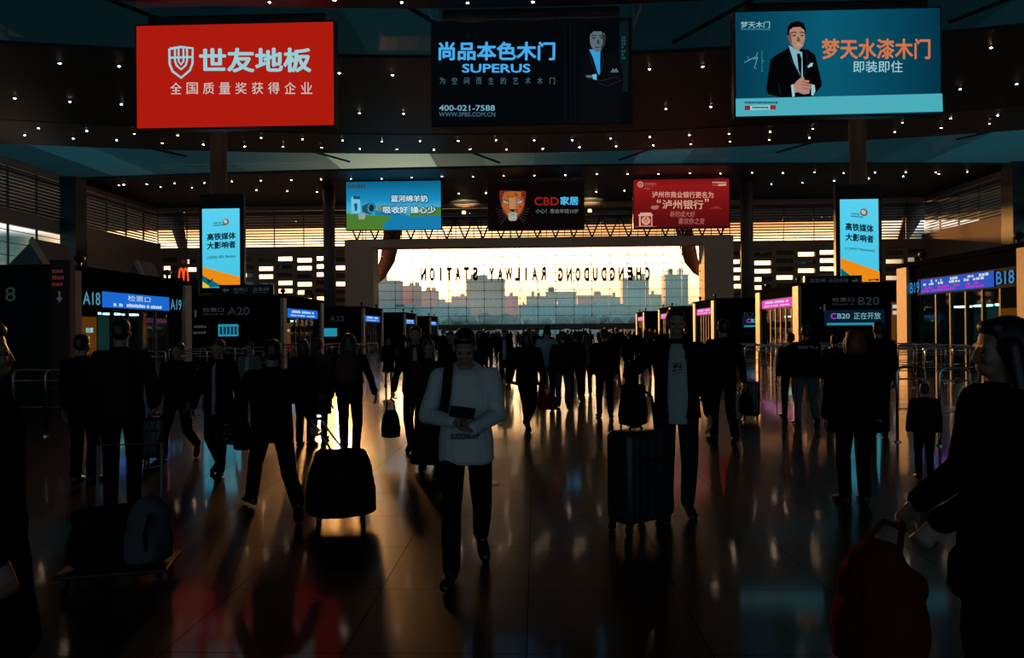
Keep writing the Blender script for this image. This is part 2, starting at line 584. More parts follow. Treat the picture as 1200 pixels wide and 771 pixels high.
# ceiling: perforated bands that sweep in arcs between skylight strips
COEF = {89: .75, 97: -.25}
def arc(x, y=0): return -13.0 * COEF.get(y, 1.0) * (x / XW) ** 2
XS = [(-XW + 2 * XW * i / 40) for i in range(41)]
bands = []      # (y centre line start, end, kind)
RC = .3
strips = [(49.0, 58.0), (89, 97), (10.0, 18.0), (-30.0, -22.0)]
edges = [(-75, -30), (-22, 10), (18, 49), (58, 80.5), (97, 150)]
def band_mesh(y0, y1, z, up=0.0):
    mb = MB(); vs = []; fs = []
    for x in XS:
        a = y0 + arc(x, y0); b = y1 + arc(x, y1)
        vs += [(x, min(a, YF + 1), z), (x, min(b, YF + 1), z), (x, min(a, YF + 1), z + .25), (x, min(b, YF + 1), z + .25)]
    for i in range(len(XS) - 1):
        p, q = 4 * i, 4 * i + 4
        fs += [(p, q, q + 1, p + 1), (p + 2, p + 3, q + 3, q + 2), (p, p + 2, q + 2, q), (p + 1, q + 1, q + 3, p + 3)]
    n = len(XS) * 4 - 4
    fs += [(0, 1, 3, 2), (n, n + 2, n + 3, n + 1)]
    return mb.add(vs, fs)
for i, (a, b) in enumerate(edges):
    struct(band_mesh(a, b, ZC).build('ceiling', M_ceil))
struct(band_mesh(80.5, 89, ZC - .05).build('ceiling_1', M_ceil_bounce))
M_skyp = []
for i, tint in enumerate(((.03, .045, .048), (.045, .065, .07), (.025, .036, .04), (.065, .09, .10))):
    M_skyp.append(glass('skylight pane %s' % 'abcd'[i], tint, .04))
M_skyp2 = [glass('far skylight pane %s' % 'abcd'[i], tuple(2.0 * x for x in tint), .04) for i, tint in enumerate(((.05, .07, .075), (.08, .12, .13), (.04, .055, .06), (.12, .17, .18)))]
for k, (a, b) in enumerate(strips):
    # side coves, panes of unequal tint, dark ribs above
    mb = MB(); mp = MB(); mr = MB()
    for i in range(len(XS) - 1):
        x0, x1 = XS[i], XS[i + 1]
        for yy in (a, b):
            mb.add([(x0, yy + arc(x0, yy), ZC), (x1, yy + arc(x1, yy), ZC), (x1, yy + arc(x1, yy), ZC + RC), (x0, yy + arc(x0, yy), ZC + RC)], [(0, 1, 2, 3)])
        mp.add([(x0, a + arc(x0, a), ZC + RC), (x1, a + arc(x1, a), ZC + RC), (x1, b + arc(x1, b), ZC + RC), (x0, b + arc(x0, b), ZC + RC)], [(0, 1, 2, 3)],
               mi=random.choice((0, 0, 1, 1, 2, 3)) if i % 2 == 0 or not mp.m else mp.m[-1])
        if i % 6 == 0:
            mr.box((x0, (a + b) / 2 + arc(x0), ZC + RC + .2), (.2, b - a, .2), rz=.5 if x0 > 0 else -.5)
    struct(mb.build('ceiling_2', M_cove))
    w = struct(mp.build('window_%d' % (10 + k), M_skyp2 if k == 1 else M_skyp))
    struct(mr.build('trim_%d' % (10 + k), M_dark))

# side walls: clerestory louvers above, solid band, glazed lower storey
def side_wall(name, sx):
    x = sx * XW
    lo = MB()
    lo.b2(min(x, x + sx * .6), max(x, x + sx * .6), YB, YF + 1, 0, 7.5)
    lo.b2(min(x, x + sx * .6), max(x, x + sx * .6), YB, 62, 7.5, ZC)
    lo.b2(min(x, x + sx * .6), max(x, x + sx * .6), 62, YF + 1, 15.2, 17.0)
    lo.b2(min(x, x + sx * .6), max(x, x + sx * .6), 62, YF + 1, 22.2, ZC + .3)
    lo.b2(min(x, x + sx * .6), max(x, x + sx * .6), 104, YF + 1, 7.5, 15.2)
    struct(lo.build(name, M_wall))
    xi = x - sx * .1
    ws = 'left' if sx < 0 else 'right'
    for kk, (z0, z1, y0, y1, nn) in enumerate(((17.0, 22.2, 62, YF - .5, 12), (7.5, 15.2, 62, 104, 5))):
        gl = MB().b2(x + sx * .4 - .02, x + sx * .4 + .02, y0, y1, z0, z1)
        nm = (1 if sx < 0 else 3) + kk
        w = struct(gl.build('window_%d' % nm, M_glass))
        for i in range(nn):
            z = z0 + (z1 - z0) * (i + .5) / nn
            MB().box((xi, (y0 + y1) / 2, z), (.3, y1 - y0, .2 if kk == 0 else .08), M=Matrix.Rotation(-sx * .12, 3, 'Y')).build('slat', M_slat, w)
        y = y0
        while y < y1:
            MB().b2(xi - .12, xi + .12, y - .08, y + .08, z0, z1).build('mullion', M_slat, w)
            y += 5.2
    # corner column
    struct(MB().b2(min(x, x - sx * 2.2), max(x, x - sx * 2.2), 98, 100.4, 0, ZC).build('trim_%d' % (1 if sx < 0 else 2), M_dark))
side_wall('wall_left', -1)
side_wall('wall_right', 1)

# rear wall behind the viewer, unseen; its glass is added to light the people from the front
rw = MB()
rw.b2(-XW, XW, YB - .6, YB, 0, 2.0); rw.b2(-XW, XW, YB - .6, YB, 17.0, ZC + .3)
rw.b2(-XW, -48, YB - .6, YB, 2, 17); rw.b2(48, XW, YB - .6, YB, 2, 17)
struct(rw.build('wall_back', M_wall))
w = struct(MB().b2(-48, 48, YB - .3, YB - .28, 2, 17).build('window_5', M_glass))
for i in range(25):
    MB().b2(-48 + 4 * i - .1, -48 + 4 * i + .1, YB - .25, YB - .05, 2, 17).build('mullion', M_mull, w)

# front wall: louver clerestory, slot windows, the portal and its great window
WX0, WX1 = at(441, 330, YF - 1).x, at(822, 330, YF - 1).x
WZ0, WZ1 = 2.75, 15.5
fw = MB()
fw.b2(-XW, XW, YF, YF + .6, 22.3, ZC + .3)
fw.b2(-XW, WX0, YF, YF + .6, 15.0, 16.2); fw.b2(WX1, XW, YF, YF + .6, 15.0, 16.2)
fw.b2(WX0 - 5, WX1 + 5, YF, YF + .6, 15.5, 16.4)
fw.b2(-XW, WX0, YF, YF + .6, 0, 3.4); fw.b2(WX1, XW, YF, YF + .6, 0, 3.4)
struct(fw.build('wall_front', M_wall))
M_blind = mat('grey blind panel', (.25, .25, .24), .6)
_q = NG(M_blind.node_tree); _tl = _q.n('ShaderNodeBsdfTranslucent'); _tl.inputs[0].default_value = (.05, .05, .048, 1)
_mx = _q.n('ShaderNodeMixShader'); _mx.inputs[0].default_value = .6
_q.l(M_blind.node_tree.nodes['Principled BSDF'].outputs[0], _mx.inputs[1]); _q.l(_tl.outputs[0], _mx.inputs[2]); _q.l(_mx.outputs[0], M_blind.node_tree.nodes['Material Output'].inputs['Surface'])

def slot_zone(name, x0, x1, n, seed, num):
    rnd = random.Random(seed)
    mb = MB(); bl = MB()
    p = (x1 - x0) / n
    for i in range(n):
        a = x0 + i * p
        mb.b2(a, a + p * .22, YF, YF + .6, 3.4, 15.0)          # pier
        off = .0 if i % 2 else .66
        z = 3.4
        mb.b2(a + p * .22, a + p, YF, YF + .6, 3.4, 4.0 + off * .4)
        z = 4.0 + off * .4
        while z < 14.2:
            zt = min(z + .74, 15.0)
            # the wall between this slot and the next
            mb.b2(a + p * .22, a + p, YF, YF + .6, zt, min(zt + .62, 15.0))
            if rnd.random() < (.55 if zt > 10 else .75):
                cut = rnd.choice((0, 0, 0, .45))
                bl.b2(a + p * .22 + cut * p * .78, a + p, YF + .45, YF + .5, z, zt)
            z = zt + .62
        mb.b2(a + p * .22, a + p, YF, YF + .6, z - .1, 15.0) if z < 15 else None
    struct(mb.build(name, M_wall))
    w = struct(MB().b2(x0, x1, YF + .4, YF + .42, 3.4, 15.0).build('window_%d' % num, M_glass))
    bl.build('blind', M_blind, w)
slot_zone('wall_front_1', -XW, WX0 - 4.6, 10, 3, 6)
slot_zone('wall_front_2', WX1 + 4.6, XW, 9, 8, 7)

# clerestory of the front wall
w = struct(MB().b2(-XW, XW, YF + .45, YF + .47, 16.2, 22.3).build('window_8', M_glass))
NS = 13
for i in range(NS):
    z = 16.35 + 6.0 * (i + .5) / NS
    MB().box((0, YF + .2, z), (2 * XW, .22, .20), M=Matrix.Rotation(R(8), 3, 'X')).build('slat', M_slat, w)
x = -XW
while x < XW:
    MB().b2(x - .07, x + .07, YF - .05, YF + .1, 16.2, 22.3).build('mullion', M_slat, w)
    x += 5.0

# portal: piers, beam, sill
pb = MB()
pb.b2(WX0 - 4.7, WX0, YF - 3.2, YF + .8, 0, WZ1 + 1.3); pb.b2(WX1, WX1 + 4.7, YF - 3.2, YF + .8, 0, WZ1 + 1.3)
struct(pb.build('trim_3', M_wall2))
struct(MB().b2(WX0 - 4.7, WX1 + 4.7, YF - 3.25, YF - 1.2, WZ1, WZ1 + 1.25).build('trim_5', mat('pale portal beam', (.80, .64, .54), .6)))
M_sill = mat('grey sill panels', (.16, .17, .18), .5)
struct(MB().b2(WX0, WX1, YF - .4, YF + .6, WZ0 - .85, WZ0).build('trim_4', M_sill))

# the great window: panes as one sheet, cables and clamps
gw = struct(MB().b2(WX0, WX1, YF - .02, YF, WZ0, WZ1).build('window_9', M_glass))
NV, NH = 18, 9
for i in range(NV + 1):
    x = WX0 + (WX1 - WX0) * i / NV
    MB().b2(x - .035, x + .035, YF - .12, YF - .05, WZ0, WZ1).build('mullion', M_mull, gw)
for j in range(1, NH):
    z = WZ0 + (WZ1 - WZ0) * j / NH
    MB().b2(WX0, WX1, YF - .11, YF - .06, z - .035, z + .035).build('glazing_bar', M_mull, gw)
cl = MB()
for i in range(NV + 1):
    for j in range(1, NH):
        cl.box((WX0 + (WX1 - WX0) * i / NV, YF - .15, WZ0 + (WZ1 - WZ0) * j / NH), (.2, .12, .2))
o = cl.build('glass_clamps', M_mull, gw); o['kind'] = 'stuff'

# doors under the sill
M_doorf = mat('door frame steel', (.05, .05, .05), .5)
M_shop = {'orange': emit('orange shop glow', (196, 84, 52)), 'teal': emit('teal shop glow', (52, 104, 112)), 'grey': emit('grey shop glow', (96, 92, 92)), 'red': emit('red lamp', (235, 40, 20))}
xx = WX0 + .2; k = 1
wv = MB()
rnd = random.Random(5)
while xx < WX1 - 3:
    wd = rnd.choice((2.4, 2.8, 3.2))
    d = struct(MB().b2(xx + .06, xx + wd - .06, YF + .02, YF + .04, 0, WZ0 - .85).build('door_%d' % k, M_glass))
    fr = MB()
    for q in (xx, xx + wd / 2 - .04, xx + wd - .08): fr.b2(q, q + .08, YF - .06, YF + .1, 0, WZ0 - .85)
    fr.b2(xx, xx + wd, YF - .06, YF + .1, WZ0 - 1.0, WZ0 - .85)
    fr.build('door_frame', M_doorf, d)
    xx += wd + rnd.choice((.05, .05, .9)); k += 1

# columns
for i, (px, Y, r) in enumerate(((257, 72, .78), (1006.5, 72, .78), (386, 110, .86), (875, 110, .86))):
    p = at(px, 300, Y)
    mb = MB().loft([((p.x, Y, z), r, r) for z in (0, ZC + .1)], n=32)
    o = struct(mb.build('trim_%d' % (20 + i), M_conc, smooth=True)); 

# truss over the portal
tr = thing('roof_truss', 'dark steel lattice truss lying along the beam above the great window', 'truss', ((WX0 + WX1) / 2, YF - 2.2, WZ1 + 1.25))
TW = (WX1 - WX0) / 2 + 4.4; TH = 3.7
MB().b2(-TW, TW, -.2, .2, TH - .35, TH).build('top_chord', M_dark, tr)
MB().b2(-TW, TW, -.16, .16, 0, .22).build('bottom_chord', M_dark, tr)
NT = 21
for i in range(NT):
    a = -TW + 2 * TW * i / NT; b = a + 2 * TW / NT; mth = (a + b) / 2
    MB().cyl((a + .1, 0, TH - .3), (mth - .06, 0, .2), .14, n=6).build('brace', M_dark, tr)
    MB().cyl((b - .1, 0, TH - .3), (mth + .06, 0, .2), .14, n=6).build('brace', M_dark, tr)
    MB().cyl((b, 0, .1), (b, 0, TH - .1), .07, n=6).build('upright', M_dark, tr)

# two uplit floodlights on the truss
M_hot = emit('floodlight lens', (255, 214, 150), 2.0)
for px, lab in ((544, 'small floodlight on the truss between the blue and the leopard billboards'), (691, 'small floodlight on the truss between the leopard and the red billboards')):
    p = at(px, 256, YF - 2.2)
    z0 = WZ1 + 1.25 + TH
    t = thing('floodlight', lab, 'floodlight', (p.x, YF - 2.2, z0), group='floodlights on the truss')
    MB().cyl((0, 0, 0), (0, 0, .35), .08).build('stem', M_dark, t)
    MB().loft([((0, 0, .35), .22, .22), ((0, 0, .55), .5, .5), ((0, 0, .75), .55, .55)]).build('housing', M_dark, t)
    MB().loft([((0, -.5, .42), .34, .34), ((0, -.46, .9), .3, .3)], n=16).build('lens', M_hot, t, smooth=True)
    l = bpy.data.lights.new('floodlight', 'SPOT'); l.energy = 900; l.color = (1, .72, .4); l.spot_size = R(110); l.shadow_soft_size = .3
    lo_ = bpy.data.objects.new('floodlight_beam', l); COL.objects.link(lo_); lo_.parent = t; lo_.location = (0, -.9, 1.1); lo_.rotation_euler = (R(160), 0, 0)

# roof eaves outside the louvers
ev = MB(); ev.b2(-XW - 22, XW + 22, YF + 1, 141, 21.6, 22.3); ev.b2(-XW - 22, -XW - .8, 40, YF + 1, 21.6, 22.3); ev.b2(XW + .8, XW + 22, 40, YF + 1, 21.6, 22.3)
struct(ev.build('roof', M_dark))

# letters on the outside of the great window, reading from the street
M_let = mat('dark sign letters', (.03, .02, .018), .5)
def street_letters(word, xl, xr, group):
    """word set so that it reads from outside; xl..xr are its ends seen from the hall"""
    p0 = at(xl, 330, YF + .5).x; p1 = at(xr, 330, YF + .5).x
    n = len(word); step = (p1 - p0) / n
    zt, zb = at((xl + xr) / 2, 313, YF + .5).z, at((xl + xr) / 2, 329, YF + .5).z
    for i, ch in enumerate(reversed(word)):
        v, fs, lo, hi = glyphs(ch, .045)
        w = step * (.60 if ch not in 'I1' else .20) if ch != 'W' else step * .84
        cx = p0 + step * (i + .5)
        vs = []
        for a in v:
            u = (a[0] - lo[0]) / (hi[0] - lo[0]); q = (a[1] - lo[1]) / (hi[1] - lo[1])
            vs.append(((.5 - u) * w, 0, q * (zt - zb)))
        nv = len(vs)
        mb = MB().add([(x, -.12, z) for x, y, z in vs] + [(x, .12, z) for x, y, z in vs],
                      fs + [tuple(reversed([j + nv for j in f])) for f in fs])
        # close the rim along border edges
        cnt = {}
        for f in fs:
            for j in range(len(f)):
                e = (f[j], f[(j + 1) % len(f)]); cnt[tuple(sorted(e))] = cnt.get(tuple(sorted(e)), []) + [e]
        for e in cnt.values():
            if len(e) == 1:
                a, b = e[0]; mb.add([mb.v[a], mb.v[b], mb.v[b + nv], mb.v[a + nv]], [(0, 1, 2, 3)])
        idx = {}
        where = '%s letter of the mirrored word %s outside the great window' % (['first', 'second', 'third', 'fourth', 'fifth', 'sixth', 'seventh', 'eighth', 'ninth', 'tenth', 'eleventh'][n - 1 - i], word)
        o = mb.build('sign_letter', M_let, loc=(cx, YF + .75, zb))
        tag(o, 'dark letter %s, the %s' % (ch, where), 'letter', group)
street_letters('STATION', 491, 562, 'station name letters on the window')
street_letters('RAILWAY', 571, 642, 'station name letters on the window')
street_letters('CHENGDUDONG', 652, 764, 'station name letters on the window')

# ------------------------------------------------------------------ outside: canopy struts, city, trees, ground
M_strut = mat('canopy strut', (.10, .06, .05), .5)
def strut(pts, r, lab):
    mb = MB().tube(pts, r, n=12)
    o = mb.build('canopy_strut', M_strut, smooth=True)
    tag(o, lab, 'strut', 'curved canopy struts outside')
YO = YF + 5
def crv(px_pts, Y):
    q = [at(a, b, Y) for a, b in px_pts]
    return [Vector((q[0].x, Y, 21.7))] + q
strut(crv([(462, 262), (458, 285), (454, 305), (446, 322), (436, 334)], YO), [1.7, 1.6, 1.5, 1.3, 1.0, .5], 'dark curved canopy strut behind the window at its left pier')
strut(crv([(800, 262), (805, 285), (810, 305), (817, 316), (830, 326)], YO), [1.7, 1.6, 1.4, 1.2, .9, .5], 'dark curved canopy strut behind the window at its right pier')
strut(crv([(203, 232), (204, 250), (209, 268), (214, 290), (216, 320)], YO), [1.9, 1.8, 1.6, 1.1, .8, .6], 'dark canopy strut behind the louvers left of the left light panel')
strut(crv([(1075, 225), (1072, 245), (1066, 262), (1058, 280), (1050, 300)], YO), [1.9, 1.8, 1.7, 1.3, .9, .6], 'dark canopy strut behind the louvers right of the right light panel')
ground_o = struct(MB().b2(-600, 600, YF + 1.6, 1200, -.5, -.1).build('ground', mat('plaza paving', (.12, .12, .12), .8)))

FAC = [facade_mat('pale apartment facade', (.58, .56, .58), (.38, .42, .46), 3.4, 3.0),
       facade_mat('rose haze tinted facade', (.74, .46, .46), (.5, .36, .38), 3.0, 3.0),  # rosy tint of the sunset haze put into wall and panes
       facade_mat('blue haze tinted facade', (.40, .58, .66), (.25, .42, .50), 2.6, 3.2)]  # blue cast of haze and dusk sky put into the colour
def tower(px0, px1, pyt, Y, fi, lab, crown=0):
    a = at(px0, 380, Y); b = at(px1, 380, Y); zt = at((px0 + px1) / 2, pyt, Y).z
    w = b.x - a.x; dp = max(12, w * .7)
    t = thing('apartment_building', lab, 'building', ((a.x + b.x) / 2, Y + dp / 2, -.1), group='city buildings beyond the window')
    MB().b2(-w / 2, w / 2, -dp / 2, dp / 2, 0, zt).build('tower_block', FAC[fi], t)
    MB().b2(-w / 2 - .3, w / 2 + .3, -dp / 2 - .3, dp / 2 + .3, zt, zt + .8).build('parapet', FAC[fi], t)
    rr = random.Random(int(px0))
    for i in range(2 + crown):
        q = rr.uniform(-.35, .35) * w
        MB().b2(q - w * .09, q + w * .09, -dp / 4, dp / 4, zt + .8, zt + rr.uniform(2.0, 4.5)).build('roof_room', FAC[fi], t)
tower(428, 468, 330, 420, 1, 'pale rosy block at the far left of the window view')
tower(468, 491, 336, 440, 1, 'stepped rosy block second from left in the window view')
tower(490, 512, 342, 470, 1, 'low rosy block below the letter N of STATION')
tower(512, 531, 355, 600, 1, 'lowest rosy block under the brightest sky')
tower(529, 548, 348, 520, 1, 'rosy block on the left flank of the tall rose tower')
tower(547, 591, 328, 430, 1, 'tall broad rose tower below the word RAILWAY', 1)
tower(591, 607, 348, 460, 1, 'rosy block on the right flank of the tall rose tower')
tower(606, 618, 358, 640, 0, 'low pale block in the bright gap at the middle of the skyline')
tower(617, 640, 348, 480, 0, 'grey pink block just right of the middle gap')
tower(640, 676, 343, 450, 0, 'wide grey block left of the middle of CHENGDUDONG')
tower(677, 717, 347, 500, 1, 'wide brownish block below the first letters of CHENGDUDONG seen mirrored')
tower(716, 731, 349, 520, 2, 'narrow blue block left of the tall blue tower')
tower(730, 761, 327, 410, 2, 'tall blue tower below the letters CHEN', 1)
tower(761, 778, 346, 560, 2, 'low blue block between the two blue towers')
tower(780, 807, 323, 400, 2, 'tall blue tower with a rounded top at the right end of the skyline', 1)
tower(806, 830, 357, 620, 0, 'low pale block at the right edge of the window view')
tower(610, 730, 358, 380, 2, 'long low blue slab in front of the skyline')
tower(430, 545, 361, 380, 2, 'long low blue slab before the rosy blocks')
# evening haze over the city
hz = MB().b2(-420, 420, 200, 900, -.05, 34).build('evening_haze', None)
hz.data.materials.clear()
hm = bpy.data.materials.new('evening haze'); hm.use_nodes = True
hm.node_tree.nodes.clear(); q = NG(hm.node_tree)
vs_ = q.n('ShaderNodeVolumeScatter'); vs_.inputs['Color'].default_value = (.24, .62, .95, 1); vs_.inputs['Density'].default_value = .0030; vs_.inputs['Anisotropy'].default_value = .15
vo = q.n('ShaderNodeOutputMaterial'); q.l(vs_.outputs[0], vo.inputs['Volume'])
hz.data.materials.append(hm); hz['kind'] = 'stuff'

# bushes of trees at the foot of the skyline
M_leaf = mat('hazy foliage', (.20, .26, .24), .9, var=.4, scale=.6)
def tree_crown(seed, w, h):
    rnd = random.Random(seed); mb = MB()
    for i in range(9):
        a = rnd.uniform(0, 2 * PI); rr = rnd.uniform(0, w * .32)
        mb.ell((rr * math.cos(a), rr * math.sin(a), h * rnd.uniform(.45, .8)), (w * rnd.uniform(.16, .28), w * rnd.uniform(.16, .28), h * rnd.uniform(.14, .24)), n=9, k=6)
    return mb
TP = []
for i, (px, py, Y) in enumerate(((508, 367, 250), (522, 370, 240), (538, 366, 255), (553, 369, 262), (566, 365, 250), (580, 368, 244), (594, 366, 258), (606, 370, 240),
                                 (622, 371, 262), (640, 369, 250), (657, 366, 245), (673, 368, 252), (690, 365, 240), (706, 369, 256), (722, 371, 246), (745, 370, 250))):
    p = at(px, py, Y)
    h = p.z + .1
    t = thing('street_tree', 'hazy street tree in the far row at the foot of the skyline', 'tree', (p.x, Y, -.1), group='far street trees')
    vox(tree_crown(i, 6.5, h), 'crown', M_leaf, t, .35, 1)
    MB().cyl((0, 0, 0), (0, 0, h * .5), .2, .14, n=8).build('trunk', M_strut, t)
finish_voxels()

# ------------------------------------------------------------------ downlights
M_lens = emit('downlight lens', (255, 214, 176), 90.0)
M_lensw = emit('warm downlight lens', (255, 150, 90), 1.0)
proto = None
rows = [(48.0, 'nearest row'), (61.5, 'second row'), (72.5, 'third row'), (83.0, 'pale band front row'), (86.8, 'pale band rear row'), (102, 'row behind the far skylight'), (115, 'rearmost row')]
for yr, rn in rows:
    n = 0
    for i in range(-14, 15):
        xx = 4.25 * i + (1.0 if yr in (86.8, 61.5, 115) else 0)
        if abs(xx) > 60: continue
        if yr in (61.5, 72.5) and abs(xx) < 10 and i % 2: continue
        y = yr + arc(xx) * (-.2 if yr == 102 else 1) + random.uniform(-.3, .3)
        if proto is None:
            proto = thing('downlight', '', 'downlight', (0, 0, 0))
            MB().loft([((0, 0, -.02), .22, .22), ((0, 0, .02), .24, .24)], n=12).build('trim_ring', M_dark, proto)
            MB().loft([((0, 0, -.05), .05, .05), ((0, 0, -.035), .085, .085), ((0, 0, -.022), .085, .085)], n=10).build('lens', M_lens, proto)
            o = proto
        else:
            o = copy_tree(proto)
        o.location = (xx, y, ZC - (.07 if 80.5 < yr < 89 else .02))
        o['label'] = 'small round ceiling downlight in the %s' % rn
        o['group'] = 'downlights, ' + rn

# ================================================================== LIT BILLBOARDS
M_cab = mat('black sign cabinet', (.012, .012, .013), .5)
M_white = emit('lit white', (225, 228, 228)); M_icewhite = emit('lit ice white', (150, 205, 214)); M_soft = emit('lit soft white', (200, 190, 186))


def billboard(name, label, Y, tl, br, screen_m, group, cable_to=ZC):
    """cabinet hung square to the hall axis; tl and br are the panel corners seen in the photograph"""
    a = at(tl[0], (tl[1]), Y); b = at(br[0], br[1], Y)
    W = b.x - a.x; H = a.z - b.z
    c = Vector(((a.x + b.x) / 2, Y, (a.z + b.z) / 2))
    t = thing(name, label, 'billboard', c, group=group)
    MB().b2(-W / 2 - .12, W / 2 + .12, -.10, .6, -H / 2 - .12, H / 2 + .12).build('cabinet', M_cab, t)
    MB().add([(-W / 2, -.13, -H / 2), (W / 2, -.13, -H / 2), (W / 2, -.13, H / 2), (-W / 2, -.13, H / 2)], [(0, 1, 2, 3)]).build('screen', screen_m(W, H), t)
    if Y == 50: struct(MB().b2(c.x - W * .45, c.x + W * .45, Y + .1, Y + .4, ZC - .15, ZC + RC + .1).build('trim_%d' % (30 + int(c.x + 25)), M_dark))
    for q in (-.38, -.13, .13, .38):
        MB().cyl((W * q, .25, H / 2), (W * q, .25, cable_to - c.z), .05, n=6).build('hanger', M_dark, t)
    return t, W, H


G1 = 'large billboards of the front row'
# --- red board
t, W, H = billboard('hanging_billboard', 'large red lit billboard with a white shield emblem, left of the front row', 50, (161, 31.5), (392, 147),
                    lambda W, H: emit('lit red', (172, 26, 14)), G1)
A = Art(t, W, H, (-174, -42), (1218, -64), (-174, 644))       # crop of 190..390 x 40..150, six units per pixel
A.text('世友地板', (272, 108, 1064, 272), M_icewhite, bold=.03)
A.spaced('全国质量奖获得企业', (66, 338, 1068, 416), M_soft, 80, bold=.006)
sh = [(60, 112), (143, 100), (226, 108), (224, 210), (205, 256), (143, 306), (82, 262), (62, 214), (60, 112)]
A.stroke(sh, 16, M_icewhite, name='emblem')
A.stroke([(100, 112), (100, 190), (110, 222), (143, 250), (176, 222), (186, 190), (186, 110)], 14, M_icewhite, name='emblem')
A.stroke([(126, 112), (126, 196), (143, 218), (160, 196), (160, 110)], 13, M_icewhite, name='emblem')
A.stroke([(62, 172), (224, 168)], 14, M_icewhite, layer=2, name='emblem')

# --- black board with crossed-arm portrait
t, W, H = billboard('hanging_billboard', 'large black lit billboard with blue characters and a portrait, middle of the front row', 50, (507, 28), (739, 143.5),
                    lambda W, H: emit('lit near black', (4, 7, 10)), G1)
A = Art(t, W, H, (32, -4), (1168, -26), (42, 572))
M_blue = emit('lit sky blue', (70, 170, 235)); M_dimblue = emit('lit dim blue', (70, 105, 122)); M_blk = emit('lit black', (3, 4, 6)); M_suit = emit('print dark suit', (7, 9, 12))
M_skin = emit('print cool skin', (86, 104, 112)); M_skin2 = emit('print cool skin shade', (40, 50, 56)); M_pane = emit('print door panel', (10, 15, 18))
A.text('尚品本色木门', (70, 102, 742, 207), M_blue, bold=.028)
A.text('SUPERUS', (207, 226, 600, 276), M_blue, bold=.022)
A.spaced('为空间而生的艺术木门', (78, 302, 742, 340), M_dimblue, 30, bold=.0)
A.text('400-021-7588', (75, 458, 398, 490), emit('lit pale blue', (110, 170, 190)), bold=.012)
A.text('WWW.SPBS.COM.CN', (75, 498, 400, 522), M_dimblue, bold=.006)
for x in (795, 828, 852):
    A.stroke([(x, 0), (x + 6, 550)], 5, M_pane, name='picture')
A.poly([(1108, -10), (1160, -12), (1160, 380), (1112, 380)], emit('print curtain', (10, 24, 26)), 1)
A.poly([(880, 560), (872, 330), (900, 200), (930, 160), (1040, 160), (1110, 200), (1132, 290), (1120, 560)], M_suit, 2)          # jacket
A.poly([(936, 146), (1000, 150), (1000, 282), (990, 290), (958, 190)], emit('print shirt blue', (52, 150, 215)), 3)             # shirt
A.poly([(938, 70), (948, 44), (984, 34), (1018, 46), (1030, 78), (1026, 118), (1008, 150), (984, 164), (958, 148), (942, 116)], M_skin, 4)
A.poly([(926, 92), (928, 40), (946, 16), (984, 8), (1020, 16), (1034, 44), (1034, 84), (1026, 62), (1004, 46), (960, 46), (942, 64), (938, 96)], M_blk, 5)
A.poly([(952, 82), (974, 78), (974, 84), (953, 88)], M_skin2, 5); A.poly([(994, 80), (1018, 84), (1017, 89), (994, 86)], M_skin2, 5)
A.poly([(968, 132), (1000, 132), (996, 138), (972, 138)], M_skin2, 5); A.poly([(982, 92), (990, 92), (996, 116), (980, 116)], M_skin2, 5)
for x in (962, 1006): A.oval((x, 84), 5, 4, M_blk, 6)
A.stroke([(946, 74), (960, 68), (976, 72)], 5, M_blk, 6, 'picture'); A.stroke([(992, 72), (1006, 69), (1022, 75)], 5, M_blk, 6, 'picture')
A.poly([(1008, 46), (1030, 78), (1026, 118), (1008, 150), (1002, 140), (1014, 110)], M_skin2, 5)
M_lap = emit('print lapel line', (24, 30, 36)); A.stroke([(936, 150), (950, 220), (990, 292)], 5, M_lap, 4, 'picture'); A.stroke([(1004, 150), (1020, 210), (998, 292)], 5, M_lap, 4, 'picture')
A.stroke([(920, 306), (1000, 322), (1100, 300)], 6, M_lap, 4, 'picture'); A.stroke([(980, 330), (1040, 352), (1118, 320)], 5, M_lap, 4, 'picture')
A.poly([(916, 292), (956, 290), (958, 306), (922, 302)], M_skin, 5); A.poly([(955, 288), (980, 284), (980, 318), (960, 312)], emit('print cuff', (90, 190, 220)), 5)
A.poly([(1060, 276), (1072, 252), (1082, 262), (1092, 250), (1106, 274)], M_skin, 5)
A.lines(1122, 1136, [74, 92, 110, 128, 150, 170, 188], 14, emit('print faint teal', (24, 70, 72)), 3, step=14)

# --- teal board with the suited figure
t, W, H = billboard('hanging_billboard', 'large teal lit billboard with a smiling suited figure, right of the front row', 50, (861, 15.5), (1101.5, 133),
                    lambda W, H: emit_grad('lit teal', [(0, (6, 58, 80)), (.45, (8, 88, 112)), (1, (4, 50, 70))], 0, -W / 2, W / 2), G1)
A = Art(t, W, H, (4, 36), (1176, 12), (8, 622))
M_or = emit('lit orange', (206, 116, 74)); M_pteal = emit('lit pale teal', (150, 198, 206)); M_band = emit('lit aqua band', (74, 172, 186)); M_skinw = emit('print skin', (172, 130, 112)); M_skind = emit('print skin shade', (112, 78, 66))
A.poly([(5, 522), (1187, 490), (1190, 590), (6, 622)], M_band, 1)
A.text('梦天水漆木门', (500, 184, 1120, 300), M_or, bold=.024)
A.text('即装即住', (680, 308, 962, 374), M_pteal, bold=.008)
A.text('梦天木门', (35, 88, 203, 124), M_pteal, bold=.006)
A.lines(38, 200, [128], 8, emit('print small teal', (60, 130, 146)), 2, step=9)
A.poly([(180, 470), (205, 305), (225, 285), (310, 235), (420, 245), (462, 275), (500, 430), (498, 450), (455, 500), (440, 508), (262, 514), (190, 496)], M_blk, 2)
A.poly([(310, 222), (388, 262), (392, 400), (382, 398), (362, 362), (340, 320)], emit('print shirt', (120, 178, 194)), 3)
A.poly([(356, 270), (374, 268), (384, 300), (382, 400), (366, 360), (360, 300)], M_blk, 4)
